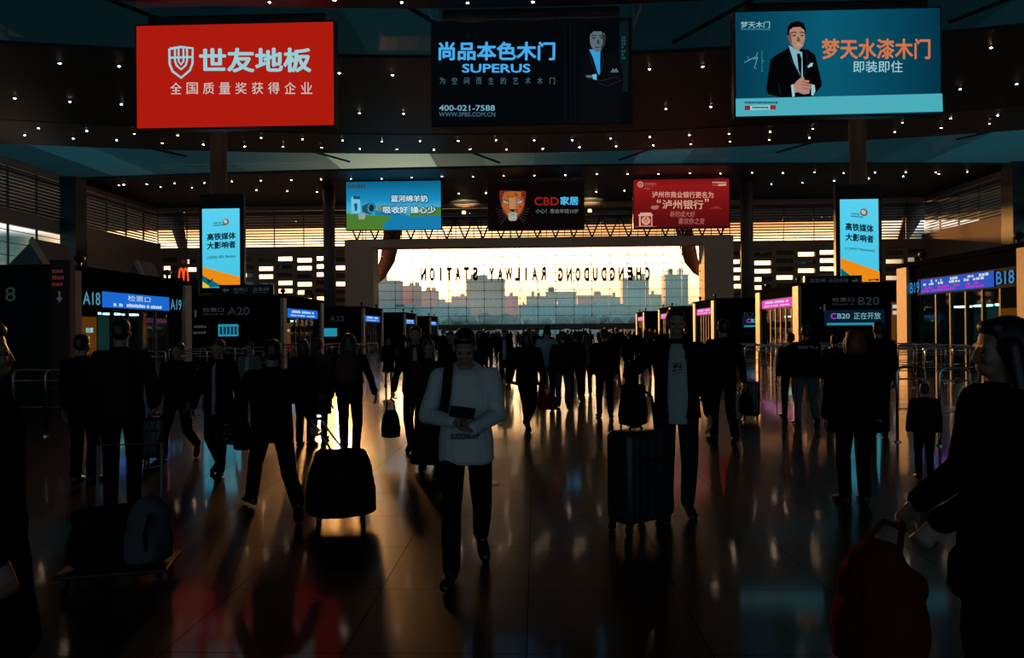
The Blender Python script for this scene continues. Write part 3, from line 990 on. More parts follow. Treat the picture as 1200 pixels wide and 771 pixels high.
A.poly([(308, 160), (312, 128), (340, 112), (380, 112), (402, 136), (404, 184), (392, 226), (366, 254), (340, 244), (320, 216)], M_skinw, 4)
A.poly([(302, 168), (304, 120), (324, 96), (360, 86), (394, 98), (408, 130), (406, 166), (398, 136), (376, 120), (336, 122), (316, 136), (312, 172)], M_blk, 5)
A.poly([(328, 166), (352, 162), (352, 169), (329, 173)], M_skind, 5); A.poly([(376, 164), (398, 166), (398, 172), (376, 170)], M_skind, 5)
for x in (341, 387): A.oval((x, 169), 5, 4, M_blk, 6)
A.stroke([(324, 156), (340, 149), (356, 153)], 5, M_blk, 6, 'picture'); A.stroke([(372, 152), (386, 149), (402, 157)], 5, M_blk, 6, 'picture')
A.poly([(312, 150), (322, 150), (330, 230), (346, 248), (322, 220), (310, 180)], M_skind, 5); A.stroke([(340, 208), (352, 220), (366, 223), (382, 218), (392, 206)], 3, M_skind, 6, 'picture')
M_lap2 = emit('print suit lapel', (22, 30, 36)); A.stroke([(310, 232), (318, 300), (362, 372), (376, 400)], 5, M_lap2, 5, 'picture'); A.stroke([(404, 244), (420, 300), (404, 380)], 5, M_lap2, 5, 'picture'); A.stroke([(250, 430), (262, 500)], 4, M_lap2, 5, 'picture')
A.poly([(344, 216), (388, 214), (378, 226), (354, 226)], emit('print lips', (196, 170, 160)), 5); A.poly([(360, 176), (370, 176), (378, 202), (356, 202)], M_skind, 5)
A.poly([(302, 168), (310, 164), (314, 196), (306, 198)], M_skind, 5)
A.poly([(418, 340), (436, 322), (450, 322), (444, 340), (420, 350)], M_pteal, 5)
A.poly([(322, 446), (338, 440), (344, 508), (330, 514)], M_pteal, 5); A.poly([(440, 440), (458, 446), (462, 480), (448, 506), (438, 500)], M_pteal, 5)
A.poly([(336, 450), (350, 428), (386, 398), (396, 402), (400, 418), (428, 420), (424, 432), (404, 438), (438, 440), (436, 452), (446, 466), (430, 474), (426, 494), (394, 498), (360, 486), (342, 490)], M_skinw, 6)
for a, b in (((384, 424), (422, 436)), ((384, 444), (434, 452)), ((384, 462), (440, 470))): A.stroke([a, b], 4, M_skind, 7, 'picture')
A.stroke([(55, 318), (118, 288), (90, 300), (118, 296)], 4, emit('print signature', (96, 160, 174)), 2, 'lettering'); A.stroke([(72, 286), (86, 300), (62, 316)], 3, MATS['print signature'], 2, 'lettering')
A.stroke([(132, 262), (118, 300), (132, 288), (112, 350), (126, 352)], 4, MATS['print signature'], 2, 'lettering')
A.lines(154, 160, [250 + 14 * i for i in range(9)], 9, MATS['print small teal'], 2, step=9)
A.lines(58, 236, [538], 12, emit('print dark line', (24, 66, 82)), 2, step=12, seed=4)
A.poly([(88, 562), (202, 558), (202, 582), (88, 586)], emit('print pale strip', (150, 206, 212)), 2)
A.poly([(56, 562), (88, 561), (88, 586), (56, 587)], emit('print red block', (150, 36, 40)), 3); A.poly([(202, 558), (236, 557), (236, 582), (202, 583)], MATS['print red block'], 3)
A.lines(100, 192, [566], 12, MATS['print dark line'], 4, step=11, seed=9)

G2 = 'small billboards of the far row'
YB2 = 104.0
# --- blue landscape board
t, W, H = billboard('hanging_billboard', 'blue lit billboard with a meadow and milk can, left of the far row', YB2, (406, 213.5), (517, 268),
                    lambda W, H: emit_grad('lit blue meadow sky', [(0, (40, 120, 150)), (.45, (70, 170, 205)), (.6, (24, 140, 190)), (1, (10, 96, 130))], 2, -H / 2, H / 2), G2)
A = Art(t, W, H, (60, 92), (1166, 76), (60, 640))
A.poly([(60, 455), (300, 470), (500, 480), (620, 490), (520, 540), (490, 600), (520, 640), (60, 640)], emit('print meadow', (76, 122, 46)), 1)
A.poly([(390, 470), (620, 490), (520, 540), (490, 600), (520, 640), (1166, 630), (1166, 470), (800, 480), (500, 420), (400, 420)], emit('print stream', (22, 122, 170)), 1)
A.poly([(800, 488), (810, 440), (840, 384), (1166, 376), (1166, 474)], MATS['print meadow'], 2)
A.poly([(420, 376), (470, 362), (560, 368), (540, 420), (430, 430)], emit('print far meadow', (110, 140, 80)), 1)
A.poly([(118, 270), (145, 250), (222, 256), (228, 450), (118, 452)], emit('print milk can', (110, 196, 226)), 3)
A.poly([(140, 250), (222, 256), (222, 292), (142, 288)], emit('print can lid', (30, 80, 106)), 4)
A.poly([(150, 340), (190, 336), (186, 420), (160, 424)], MATS['print can lid'], 4)
A.poly([(240, 370), (330, 330), (380, 330), (408, 380), (390, 440), (340, 466), (250, 440)], MATS['print can lid'], 3)
A.oval((352, 396), 46, 58, emit('print can mouth', (60, 140, 160)), 4); A.oval((356, 390), 30, 42, emit('print can depth', (10, 40, 52)), 5)
A.poly([(196, 470), (270, 440), (286, 480), (270, 520), (206, 520)], emit('print sheep', (150, 160, 160)), 4)
M_out = emit('print dark outline', (10, 70, 110)); M_dw = emit('print day white', (206, 232, 236))
A.text('蓝河绵羊奶', (572, 232, 1026, 334), M_out, layer=4, bold=.075); A.text('蓝河绵羊奶', (584, 244, 1014, 322), M_dw, layer=6, bold=.02)
A.text('吸收好 操心少', (478, 358, 1118, 464), M_out, layer=4, bold=.075); A.text('吸收好 操心少', (490, 370, 1106, 452), M_dw, layer=6, bold=.02)
A.lines(80, 270, [120], 46, emit('print dark mark', (50, 70, 80)), 3, seed=3, step=30)
# --- leopard board
t, W, H = billboard('hanging_billboard', 'black lit billboard with a big cat face, middle of the far row above the truss', YB2, (572.5, 213.5), (684, 267.5),
                    lambda W, H: emit('lit warm black', (10, 5, 4)), G2)
A = Art(t, W, H, (20, 66), (1134, 46), (20, 622))
M_fur = emit('print tawny', (170, 92, 40)); M_fur2 = emit('print dark tawny', (112, 40, 30)); M_spot = emit('print spots', (40, 16, 12)); M_pale = emit('print pale fur', (170, 160, 146))
A.poly([(148, 170), (178, 166), (300, 172), (430, 168), (462, 176), (456, 250), (446, 340), (420, 420), (370, 470), (344, 520), (262, 520), (240, 470), (190, 420), (164, 330), (150, 250)], M_fur2, 1)
A.poly([(210, 180), (300, 172), (400, 180), (430, 260), (430, 340), (390, 430), (350, 470), (256, 470), (216, 430), (176, 340), (178, 260)], M_fur, 2)
A.poly([(262, 250), (340, 250), (336, 380), (300, 400), (266, 380)], emit('print muzzle bridge', (178, 128, 92)), 3)
A.poly([(186, 272), (250, 292), (250, 318), (208, 310)], M_pale, 3); A.poly([(424, 272), (356, 292), (356, 318), (400, 308)], M_pale, 3)
A.oval((226, 292), 20, 15, emit('print cat eye', (110, 190, 226)), 5); A.oval((378, 290), 20, 15, MATS['print cat eye'], 5)
A.oval((228, 292), 7, 9, M_blk, 6); A.oval((376, 290), 7, 9, M_blk, 6)
A.poly([(182, 268), (250, 280), (256, 330), (246, 296), (200, 282)], M_spot, 5); A.poly([(426, 268), (356, 280), (350, 330), (358, 296), (408, 282)], M_spot, 5)
A.poly([(258, 384), (344, 384), (304, 420)], M_spot, 4)
A.poly([(254, 430), (300, 418), (350, 430), (352, 500), (330, 520), (270, 520), (250, 500)], M_pale, 3)
A.poly([(274, 424), (300, 440), (328, 424), (318, 446), (336, 462), (300, 456), (266, 462), (284, 446)], emit('print aqua mouth', (50, 160, 160)), 5)
rnd = random.Random(2)
for i in range(46):
    a = rnd.uniform(-1, 1); b = rnd.uniform(0, 1)
    x = 304 + a * (135 - 40 * max(0, b - .3)); y = 182 + b * 230
    if abs(x - 304) < 44 and y > 240 or (abs(x - 228) < 34 or abs(x - 378) < 34) and 255 < y < 330: continue
    A.oval((x, y), rnd.uniform(5, 9), rnd.uniform(5, 9), M_spot, 4, 'fur_spot', 8)
M_wh = emit('print whisker', (70, 66, 64))
for i in range(6):
    A.stroke([(240, 410 + 12 * i), (100 + 12 * i, 380 + 36 * i)], 3, M_wh, 4, 'whisker'); A.stroke([(362, 408 + 12 * i), (500 - 12 * i, 376 + 36 * i)], 3, M_wh, 4, 'whisker')
A.text('CBD', (558, 240, 846, 340), emit('print deep red', (140, 30, 26)), bold=.02)
A.text('家居', (862, 232, 1074, 332), emit('print electric blue', (70, 190, 245)), bold=.025)
A.text('小心！家会年轻10岁', (572, 378, 1070, 430), emit('print grey green', (110, 128, 126)), bold=.004)
# --- red bank board
t, W, H = billboard('hanging_billboard', 'dark red lit billboard with cream characters and gate emblem, right of the far row', YB2, (742.5, 211), (854.5, 265.5),
                    lambda W, H: emit_grad('lit crimson', [(0, (78, 12, 14)), (.5, (112, 18, 18)), (.85, (140, 24, 24)), (1, (120, 18, 20))], 2, -H / 2, H / 2), G2)
A = Art(t, W, H, (26, 70), (1146, 46), (26, 618))
M_cream = emit('print cream', (214, 160, 138)); M_cr2 = emit('print dim cream', (170, 100, 90)); M_cr3 = emit('print rose', (130, 50, 50))
A.text('泸州市商业银行更名为', (240, 200, 962, 272), M_cream, bold=.012, tilt=.0)
A.text('泸州银行', (362, 296, 842, 400), M_cream, bold=.015)
A.text('“', (296, 292, 342, 332), M_cream, bold=.012); A.text('”', (860, 278, 906, 318), M_cream, bold=.012)
A.text('新的成大好', (446, 424, 738, 492), M_cr2, bold=.008, tilt=.15); A.text('喜欢你之变', (544, 502, 850, 572), M_cr2, bold=.008, tilt=.15)
A.ring((104, 122), 34, 9, M_cream); A.text('泸州银行', (148, 100, 292, 134), M_cr2, bold=.006); A.lines(148, 290, [142], 8, M_cr3, step=12); A.lines(150, 214, [164], 10, M_cr2, step=16)
A.stroke([(104, 100), (92, 140), (118, 114), (90, 114), (116, 140)], 6, M_cream, 2)
A.lines(952, 1112, [86], 16, M_cream, step=14, seed=6); A.poly([(1020, 112), (1112, 109), (1112, 130), (1020, 133)], M_cream, 2); A.lines(952, 1016, [118], 12, M_cr2, step=12)
for c, rx, ry in (((270, 386), 46, 22), ((250, 380), 24, 16), ((298, 376), 22, 18)): A.oval(c, rx, ry, M_cr2, 2, 'picture')
A.poly([(900, 392), (960, 376), (990, 362), (1030, 374), (1064, 394)], M_cr3, 2)
A.poly([(70, 470), (96, 462), (96, 446), (232, 444), (232, 460), (254, 468), (240, 480), (240, 600), (84, 602), (84, 484)], M_cream, 2)
A.poly([(104, 486), (228, 484), (228, 594), (104, 596)], MATS['print deep red'], 3)
A.oval((165, 538), 50, 48, M_cream, 4); A.stroke([(165, 496), (140, 572), (200, 522), (130, 522), (190, 572), (165, 496)], 10, MATS['print deep red'], 5)
A.stroke([(40, 606), (290, 602)], 6, M_cr2, 2)

# ------------------------------------------------------------------ upright light panels on the front columns
def light_panel(px, tl, br, label, crop_tl, crop_tr, crop_bl, num):
    Y = 70.6
    a = at(tl[0], tl[1], Y); b = at(br[0], br[1], Y)
    W, H = b.x - a.x, a.z - b.z
    c = Vector(((a.x + b.x) / 2, Y, (a.z + b.z) / 2))
    t = thing('light_panel', label, 'sign', c, group='upright light panels on the columns')
    MB().rbox((0, .25, .5), (W + .7, .7, H + 1.9), .12).build('cabinet', M_cab, t)
    sc = emit_grad('lit cyan print', [(0, (66, 196, 226)), (1, (88, 208, 240))], 2, -H / 2, H / 2)
    MB().add([(-W / 2, -.13, -H / 2), (W / 2, -.13, -H / 2), (W / 2, -.13, H / 2), (-W / 2, -.13, H / 2)], [(0, 1, 2, 3)]).build('screen', sc, t)
    MB().box((0, .8, 0), (1.0, .7, 1.2)).build('bracket', M_dark, t)
    A = Art(t, W, H, crop_tl, crop_tr, crop_bl)
    ink = emit('print navy ink', (14, 30, 44)); oran = emit('print amber', (236, 140, 20)); teal = emit('print deep teal', (0, 108, 116)); yel = emit('print yellow', (226, 196, 50))
    return t, A, ink, oran, teal, yel
t, A, ink, oran, teal, yel = light_panel(257, (237.5, 245), (282, 337), 'upright cyan light panel on the left column, showing dark characters over an orange band',
                                         (92, 70), (389, 85), (97, 713), 0)
A.text('高铁媒体', (132, 274, 360, 332), ink, bold=.035); A.text('大影响者', (132, 344, 360, 404), ink, bold=.035)
A.text('(4000-80-9666)', (132, 458, 358, 488), ink, bold=.0)
A.ring((280, 188), 26, 12, emit('print brown ring', (120, 76, 60))); A.oval((276, 182), 15, 13, emit('print ring shine', (206, 190, 170)), 2); A.text('中铁传媒', (182, 184, 246, 202), ink, bold=.01); A.lines(182, 270, [208], 8, ink, step=10)
A.poly([(97, 542), (393, 642), (394, 690), (394, 713), (97, 713)], oran, 1); A.poly([(97, 612), (235, 695), (240, 713), (97, 713)], teal, 2); A.poly([(97, 660), (150, 700), (152, 713), (97, 713)], yel, 3)
A.poly([(120, 640), (160, 660), (176, 640), (180, 652), (150, 680)], ink, 4)
t, A, ink, oran, teal, yel = light_panel(1006, (983.5, 234), (1029.5, 337), 'upright cyan light panel on the right column, showing dark characters over an orange band',
                                         (281, 70), (568, 42), (286, 720), 1)
A.text('高铁媒体', (322, 236, 532, 294), ink, bold=.035); A.text('大影响者', (322, 312, 532, 370), ink, bold=.035)
A.text('(13997786666)', (316, 416, 540, 440), ink, bold=.0)
A.ring((460, 150), 28, 12, MATS['print brown ring']); A.oval((456, 146), 16, 14, MATS['print ring shine'], 2); A.text('中铁传媒', (364, 160, 428, 176), ink, bold=.01); A.lines(364, 450, [182], 8, ink, step=10)
A.poly([(286, 498), (576, 574), (578, 705), (286, 720)], oran, 1); A.poly([(286, 574), (480, 706), (400, 720), (286, 720)], teal, 2); A.poly([(286, 622), (300, 632), (300, 720), (286, 720)], yel, 3)
A.stroke([(522, 650), (526, 705)], 5, ink, 4, 'picture'); A.stroke([(494, 642), (566, 632)], 6, ink, 4, 'picture'); A.oval((556, 636), 13, 8, ink, 5); A.oval((500, 644), 10, 6, ink, 5)

# ================================================================== GATE HOUSES along the aisle
M_booth = mat('charcoal gate cladding', (.014, .019, .022), .9, spec=.0)
M_band = mat('navy sign band', (.010, .014, .024), .7, spec=.05)
M_post = mat('pale metal post', (.88, .70, .55), .5)
M_bglass = glass('gate glass', (.62, .78, .78), .06)
M_inn = mat('gate inner wall', (.16, .26, .26), .6)
M_led = emit('blue led', (26, 104, 206)); M_ledr = emit('violet led', (52, 84, 190)); M_ledp = emit('magenta led', (226, 74, 176), 1.1)
M_num = emit('lit gate number', (70, 140, 160)); M_numd = emit('faintly glowing number', (34, 42, 46)); M_numb = emit('lit blue number', (50, 130, 190))  # M_numd gives numbers and small print a faint glow, though no lamp
M_ledw = emit('led characters', (190, 220, 240)); M_ledy = emit('led row', (200, 214, 200)); M_mag = emit('led magenta row', (200, 40, 190))
M_post_y = emit('lit amber poster', (84, 48, 10)); M_post_r = emit('lit red poster band', (64, 12, 16)); M_teal_in = emit('gate room lamp', (150, 206, 200), 14.0)
M_scr = emit('small cyan screen', (34, 140, 170)); M_scrd = emit('screen columns', (12, 50, 70)); M_dimtxt = emit('dim print', (50, 58, 62)); M_screen_off = mat('dark glass screen', (.008, .009, .012), .15)
XB = 13.7
Y0S = (21.3, 39.6, 58.2, 76.8, 95.5)
DEP = 7.6
HB = 3.55


def face_text(body, parent, x0, x1, z0, z1, y, m, bold=.01, M=None, name='lettering'):
    """letters on an upright face: M carries local x-right / z-up into the parent"""
    v, fs, lo, hi = glyphs(body, bold)
    out = []
    for a in v:
        u = (a[0] - lo[0]) / max(hi[0] - lo[0], 1e-6); w = (a[1] - lo[1]) / max(hi[1] - lo[1], 1e-6)
        p = Vector((x0 + (x1 - x0) * u, y, z0 + (z1 - z0) * w))
        out.append(M @ p if M is not None else p)
    return MB().add(out, fs).build(name, m, parent)


def face_quad(parent, x0, x1, z0, z1, y, m, M=None, name='screen'):
    q = [Vector((x0, y, z0)), Vector((x1, y, z0)), Vector((x1, y, z1)), Vector((x0, y, z1))]
    if M is not None: q = [M @ p for p in q]
    return MB().add(q, [(0, 1, 2, 3)]).build(name, m, parent)


def led_rows(parent, x0, x1, zs, h, y, m, M, seed, name='led_text', step=.16, fill=.8):
    rnd = random.Random(seed); mb = MB()
    for z in zs:
        x = x0
        while x < x1 - step:
            w = step * rnd.uniform(.5, 1.1)
            if rnd.random() < fill:
                hh = h * rnd.uniform(.7, 1)
                q = [Vector((x, y, z)), Vector((x + w * .8, y, z)), Vector((x + w * .8, y, z + hh)), Vector((x, y, z + hh))]
                mb.add([M @ p for p in q], [(0, 1, 2, 3)])
            x += w
    return mb.build(name, m, parent)


ORD = ('nearest', 'second', 'third', 'fourth', 'farthest')


def gate_house(side, k):
    dz = .35 if side > 0 else 0.0
    HB = 3.55 + dz
    """side -1 left, +1 right.  Local frame: origin on the aisle edge at the near corner, +x outward from the aisle, +y away"""
    Y0 = Y0S[k]
    lab = '%s %s gate house, %s' % (ORD[k], 'left' if side < 0 else 'right',
          {-1: ('with a blue display between numbers A18 and A19', 'with A20 on its charcoal end', 'with A22 on its end', 'with a small blue display, behind A22', 'before the window')[k],
           1: ('with a display between numbers B19 and B18', 'with B20 and a cyan screen on its end', 'with a violet display between orange posts', 'half hidden by the man with the suitcase', 'low before the window')[k]}[side])
    t = thing('gate_house', lab, 'gate house', (13.95 if side > 0 else -13.7, Y0, 0), group='gate houses, ' + ('left' if side < 0 else 'right'))
    sx = side
    WB = 7.2
    def X(a, b): return (min(sx * a, sx * b), max(sx * a, sx * b))
    def bx(a, b, y0, y1, z0, z1):
        p = X(a, b); return MB().b2(p[0], p[1], y0, y1, z0, z1)
    bx(0.1, WB, 0.05, .25, 0, HB - .05).build('end_wall', M_booth, t)
    bx(0.1, WB, DEP - .25, DEP - .05, 0, HB - .05).build('far_end_wall', M_booth, t)
    bx(WB - .2, WB, .25, DEP - .25, 0, HB - .05).build('outer_wall', M_booth, t)
    bx(2.6, 2.75, .3, DEP - .3, 0, 2.4).build('inner_wall', M_inn, t)
    bx(-.06, WB + .1, -.08, DEP + .08, HB - .05, HB + .12).build('roof_slab', M_booth, t)
    # aisle face: posts, blank band, display band, glass
    for y in (0, DEP - .5):
        bx(-.12, .06, y - (.0 if y == 0 or side < 0 else .25 if k == 0 else .35), y + (.5 if y or k == 0 else .85 if side > 0 else .5), 0, HB - .05).build('post', M_post, t)
    bx(0, .2, .5, DEP - .5, 3.02 + dz, HB - .05).build('upper_band', M_booth, t)
    bx(.02, .22, .5, DEP - .5, 2.42 + dz, 3.02 + dz).build('sign_band', M_band, t)
    # M maps local x-right as seen from the aisle
    if side < 0: M = Matrix(((0, -1, 0), (1, 0, 0), (0, 0, 1)))        # seen from +X: right is +Y ; outward (-y) is +X
    else: M = Matrix(((0, 1, 0), (-1, 0, 0), (0, 0, 1)))               # seen from -X: right is -Y ; outward (-y) is -X
    def rng(a, b): return (a, b) if side < 0 else (-b, -a)
    yo = .0 
    ledm = M_led if side < 0 else (M_ledr if k == 0 else M_ledp)
    a, b = rng(1.75, DEP - 1.55)
    if k: a, b = rng(.95, DEP - .95)
    face_quad(t, a, b, 2.47 + dz, 2.97 + dz, yo, ledm, M, 'led_display')
    if k == 0:
        n1, n2 = ('A18', 'A19') if side < 0 else ('B19', 'B18')
        c1 = M_num if side < 0 else M_numb
        face_text(n1, t, a - (1.0 if side < 0 else .78), a - .1, 2.52 + dz, 2.92 + dz, yo, c1, .012, M, 'gate_number'); face_text(n2, t, b + .1, b + .95, 2.52 + dz, 2.92 + dz, yo, c1, .012, M, 'gate_number')
        if side < 0:
            face_text('检票口', t, a + 1.45, a + 2.9, 2.72, 2.92, yo - .02, M_ledw, .0, M, 'led_text')
            led_rows(t, a + .6, b - .4, [2.52], .12, yo - .02, M_ledw, M, 4, step=.14)
        else:
            led_rows(t, a + .1, b - .15, [2.84 + dz, 2.74 + dz], .09, yo - .02, M_ledy, M, 5, step=.22, fill=.55)
            led_rows(t, a + .1, b - .3, [2.62 + dz, 2.52 + dz], .07, yo - .02, M_mag, M, 6, step=.26, fill=.6)
    else:
        led_rows(t, a + .7, b - .7, [2.74 + dz], .16, yo - .02, M_ledw, M, 8 + k, step=.3, fill=.9)
        led_rows(t, a + .5, b - .5, [2.56 + dz], .09, yo - .02, M_ledw, M, 18 + k, step=.2, fill=.8)
    # glazing under the band
    for i in range(5):
        y0 = 1.55 + i * (DEP - 3.1) / 5; y1 = y0 + (DEP - 3.1) / 5
        bx(.08, .12, y0 + .04, y1 - .04, .1, 2.42 + dz).build('glass_pane', M_bglass, t)
        bx(.04, .16, y0 - .04, y0 + .04, 0, 2.42 + dz).build('mullion', M_dark, t)
    for y0, y1 in ((.5, 1.5), (DEP - 1.5, DEP - .5)):
        bx(.04, .2, y0, y1, 0, 2.42 + dz).build('side_panel', M_booth, t)
    for i in range(4):
        bx(1.2, 1.5, 1.9 + i * 1.2, 2.5 + i * 1.2, 2.30, 2.36).build('ceiling_lamp', M_teal_in, t)
    # amber poster by the near post
    ya, yb = rng(.62, 1.4)
    if k in (0, 1):
        face_quad(t, ya, yb, 1.0, 2.15, -.02 if side < 0 else -.02, M_post_y, M, 'poster')
        face_quad(t, ya, yb, .55, .98, -.03, M_post_r, M, 'poster_band')
        face_text('检票', t, ya + .2, yb - .2, 1.66, 1.82, -.04, M_post_r if side > 0 else M_icewhite, .02, M, 'poster_text')
    # end wall towards the viewer
    def rx(a_, b_): return (-b_, -a_) if side < 0 else (a_, b_)
    txt = (('A18', 'A20', 'A22', 'A24', 'A26') if side < 0 else ('B18', 'B20', 'B22', 'B24', 'B26'))[k]
    if k < 4:
        p = rx(.15, WB - .1); face_quad(t, p[0], p[1], 2.45 + dz, 3.2 + dz, .03, M_band, None, 'end_sign_band')
    if k in (0, 1):
        if side < 0: q = (-2.95, -1.75)
        else: q = (3.0, 4.1)
        if k == 0: q = (-2.7, -1.55) if side < 0 else (3.9, 5.1)
        face_text(txt, t, q[0], q[1], 2.6 + dz * .6, 3.02 + dz * .6, .0, M_numd if side < 0 else emit('faint lit number', (36, 46, 54)), .0, None, 'gate_number')
        w = q[0] - 1.1
        face_text('检票口', t, q[0] - 1.35, q[0] - .2, 2.78 + dz * .6, 3.0 + dz * .6, .0, M_dimtxt, .0, None, 'lettering'); face_text('Check in', t, q[0] - 1.35, q[0] - .2, 2.62 + dz * .6, 2.7 + dz * .6, .0, M_dimtxt, .0, None, 'lettering')
        mb = MB(); px_ = q[0] - 1.75
        mb.add([(px_ - .05, 0, 2.5), (px_ + .05, 0, 2.5), (px_ + .05, 0, 2.88), (px_ - .05, 0, 2.88)], [(0, 1, 2, 3)])
        mb.add([(px_ - .3, 0, 2.68), (px_ - .16, 0, 2.62), (px_ - .16, 0, 2.74)], [(0, 1, 2)]); mb.build('pictogram', M_dimtxt, t)
    elif k == 2:
        q = (-2.6, -1.4) if side < 0 else (2.2, 3.4)
        face_text(txt, t, q[0], q[1], 2.5, 2.9, .0, M_numd, .0, None, 'gate_number')
    if side < 0 and k == 1:
        MB().b2(-5.6, -1.6, -.02, .06, 1.35, 2.25).build('notice_board', M_screen_off, t)
        face_quad(t, -3.45, -2.35, 1.45, 2.1, -.03, M_scr, None, 'screen')
        mb = MB()
        for i in range(5): mb.add([(-3.36 + i * .2, -.04, 1.55), (-3.22 + i * .2, -.04, 1.55), (-3.22 + i * .2, -.04, 1.98), (-3.36 + i * .2, -.04, 1.98)], [(0, 1, 2, 3)])
        mb.build('screen_columns', M_scrd, t)
        led_rows(t, -5.2, -4.0, [1.92, 1.6], .14, -.03, M_dimtxt, Matrix.Identity(3), 3, 'lettering', .16, .9)
    if side < 0 and k == 2:
        face_quad(t, -3.1, -2.0, 1.3, 1.95, -.0, M_scr, None, 'screen')
    if side > 0 and k in (1, 2):
        x0 = 1.35 if k == 1 else 2.2; x1 = x0 + 2.9
        MB().b2(x0 - .1, x1 + .1, -.02, .06, 1.72, 2.55).build('notice_board', emit('screen deep blue', (8, 26, 40)), t)
        face_quad(t, x0, x1, 1.76, 1.88, -.03, M_scr, None, 'screen_bar')
        face_text('C', t, x0 + .2, x0 + .5, 2.08, 2.4, -.03, emit('led violet', (150, 60, 190)), .03, None, 'led_text')
        face_text('B20' if k == 1 else 'B22', t, x0 + .55, x0 + 1.2, 2.1, 2.38, -.03, emit('soft cyan led', (112, 164, 174)), .02, None, 'led_text'); face_text('正在开放', t, x0 + 1.4, x1 - .1, 2.06, 2.42, -.03, emit('soft cyan led', (112, 164, 174)), .01, None, 'led_text')
    # roof furniture
    for y in (1.0, DEP - 1.2):
        MB().cyl((sx * .25, y, HB + .1), (sx * .25, y, HB + .32), .05, n=8).build('camera_stalk', M_dark, t)
        MB().ell((sx * .25, y, HB + .38), (.13, .22, .12), n=12, k=7).build('camera_dome', M_dark, t, smooth=True)
    return t


for k in range(5):
    gate_house(-1, k); gate_house(1, k)

# ridge lights standing on the left gate roofs
M_ridge = mat('grey ridge skylight', (.20, .22, .22), .5)
def ridge(px0, px1, pyb, pyt, Y, lab):
    a, b = at(px0, pyb, Y), at(px1, pyb, Y); top = at(px0, pyt, Y).z
    z0 = HB + .12
    w = b.x - a.x; h = max(top - z0, .5)
    t = thing('roof_ridge', lab, 'roof ridge', ((a.x + b.x) / 2, Y, z0))
    MB().prism([(-w / 2, 0), (w / 2, 0), (w * .16, h)], -.9, .9).build('body', M_ridge, t)
    MB().prism([(w * .10, h * .92), (w / 2, 0), (w / 2 + .12, .06), (w * .16, h + .06)], -1.0, -.9).build('rim', M_post, t)
ridge(20, 80, 300, 284, 25.6, 'grey peaked ridge on the nearest left gate roof, toward the photo edge')
ridge(133, 190, 320, 307, 44, 'grey peaked ridge on the roof of the A20 gate house')

# hanging wayfinding boards over the second gate houses
M_way = mat('dark wayfinding board', (.01, .013, .02), .4)
def way_board(px0, px1, py0, py1, Y, lab, parts):
    a, b = at(px0, py0, Y), at(px1, py1, Y)
    W, H = b.x - a.x, a.z - b.z
    t = thing('wayfinding_sign', lab, 'sign', ((a.x + b.x) / 2, Y, b.z))
    MB().b2(-W / 2, W / 2, -.12, .12, 0, H).build('board', M_way, t)
    for q in (-.4, .4):
        MB().b2(W * q - .05, W * q + .05, -.06, .06, HB + .12 - b.z - .02, .02).build('post', M_dark, t)
    for s_, x0, x1 in parts:
        if s_ in '<>':
            d = -1 if s_ == '<' else 1; c = (x0 + x1) / 2 * W - W / 2; r = H * .3
            mb = MB(); z = H / 2
            mb.add([(c - d * r, -.14, z - .05), (c + d * r * .4, -.14, z - .05), (c + d * r * .4, -.14, z + .05), (c - d * r, -.14, z + .05)], [(0, 1, 2, 3)])
            for sg in (1, -1):
                mb.add([(c + d * r, -.14, z), (c + d * r * .1, -.14, z + sg * r * .8), (c + d * r * -.15, -.14, z + sg * r * .8), (c + d * r * .7, -.14, z)], [(0, 1, 2, 3)])
            mb.build('arrow', M_dimtxt, t)
        else:
            face_text(s_, t, -W / 2 + W * x0, -W / 2 + W * x1, H * .38, H * .72, -.14, M_dimtxt, .0)
            led_rows(t, -W / 2 + W * x0, -W / 2 + W * x1, [H * .2], H * .08, -.14, M_numd, Matrix.Identity(3), 5, 'lettering', .12, .9)
way_board(258, 321, 334, 345.5, 41, 'dark wayfinding board with a left arrow on the A20 gate roof', [('<', .04, .2), ('检票口', .27, .52), ('卫生间', .62, .92)])
way_board(942, 1009, 323.5, 335.5, 41, 'dark wayfinding board with a right arrow on the B20 gate roof', [('卫生间', .08, .36), ('正在开放', .42, .76), ('>', .8, .97)])

# narrow notice pylons at the left gate house corners
def pylon(px0, px1, py0, Y, m, lab, red):
    a, b = at(px0, py0, Y), at(px1, py0, Y)
    W, H = b.x - a.x, a.z
    t = thing('notice_pylon', lab, 'sign', ((a.x + b.x) / 2, Y, 0))
    MB().rbox((0, 0, H / 2), (W, .3, H), .03).build('body', m, t)
    tx = emit('faint notice print', (70, 30, 30)) if red else M_numd
    led_rows(t, -W * .36, W * .36, [H * .9, H * .85, H * .8], H * .03, -.16, tx, Matrix.Identity(3), 7, 'lettering', .1, .9)
    mb = MB(); z = H * .70
    mb.add([(-.03, -.16, z), (.03, -.16, z), (.03, -.16, z + .22), (-.03, -.16, z + .22)], [(0, 1, 2, 3)]); mb.add([(-.1, -.16, z + .04), (0, -.16, z - .1), (.1, -.16, z + .04)], [(0, 1, 2)])
    mb.build('arrow', M_dimtxt, t)
pylon(62, 85, 305, 20.9, mat('dark red notice', (.07, .01, .012), .5), 'dark red notice pylon at the near corner of the A18 gate house', True)
pylon(199, 213, 326, 29.6, M_band, 'dark notice pylon with a down arrow at the far corner of the A18 gate house', False)

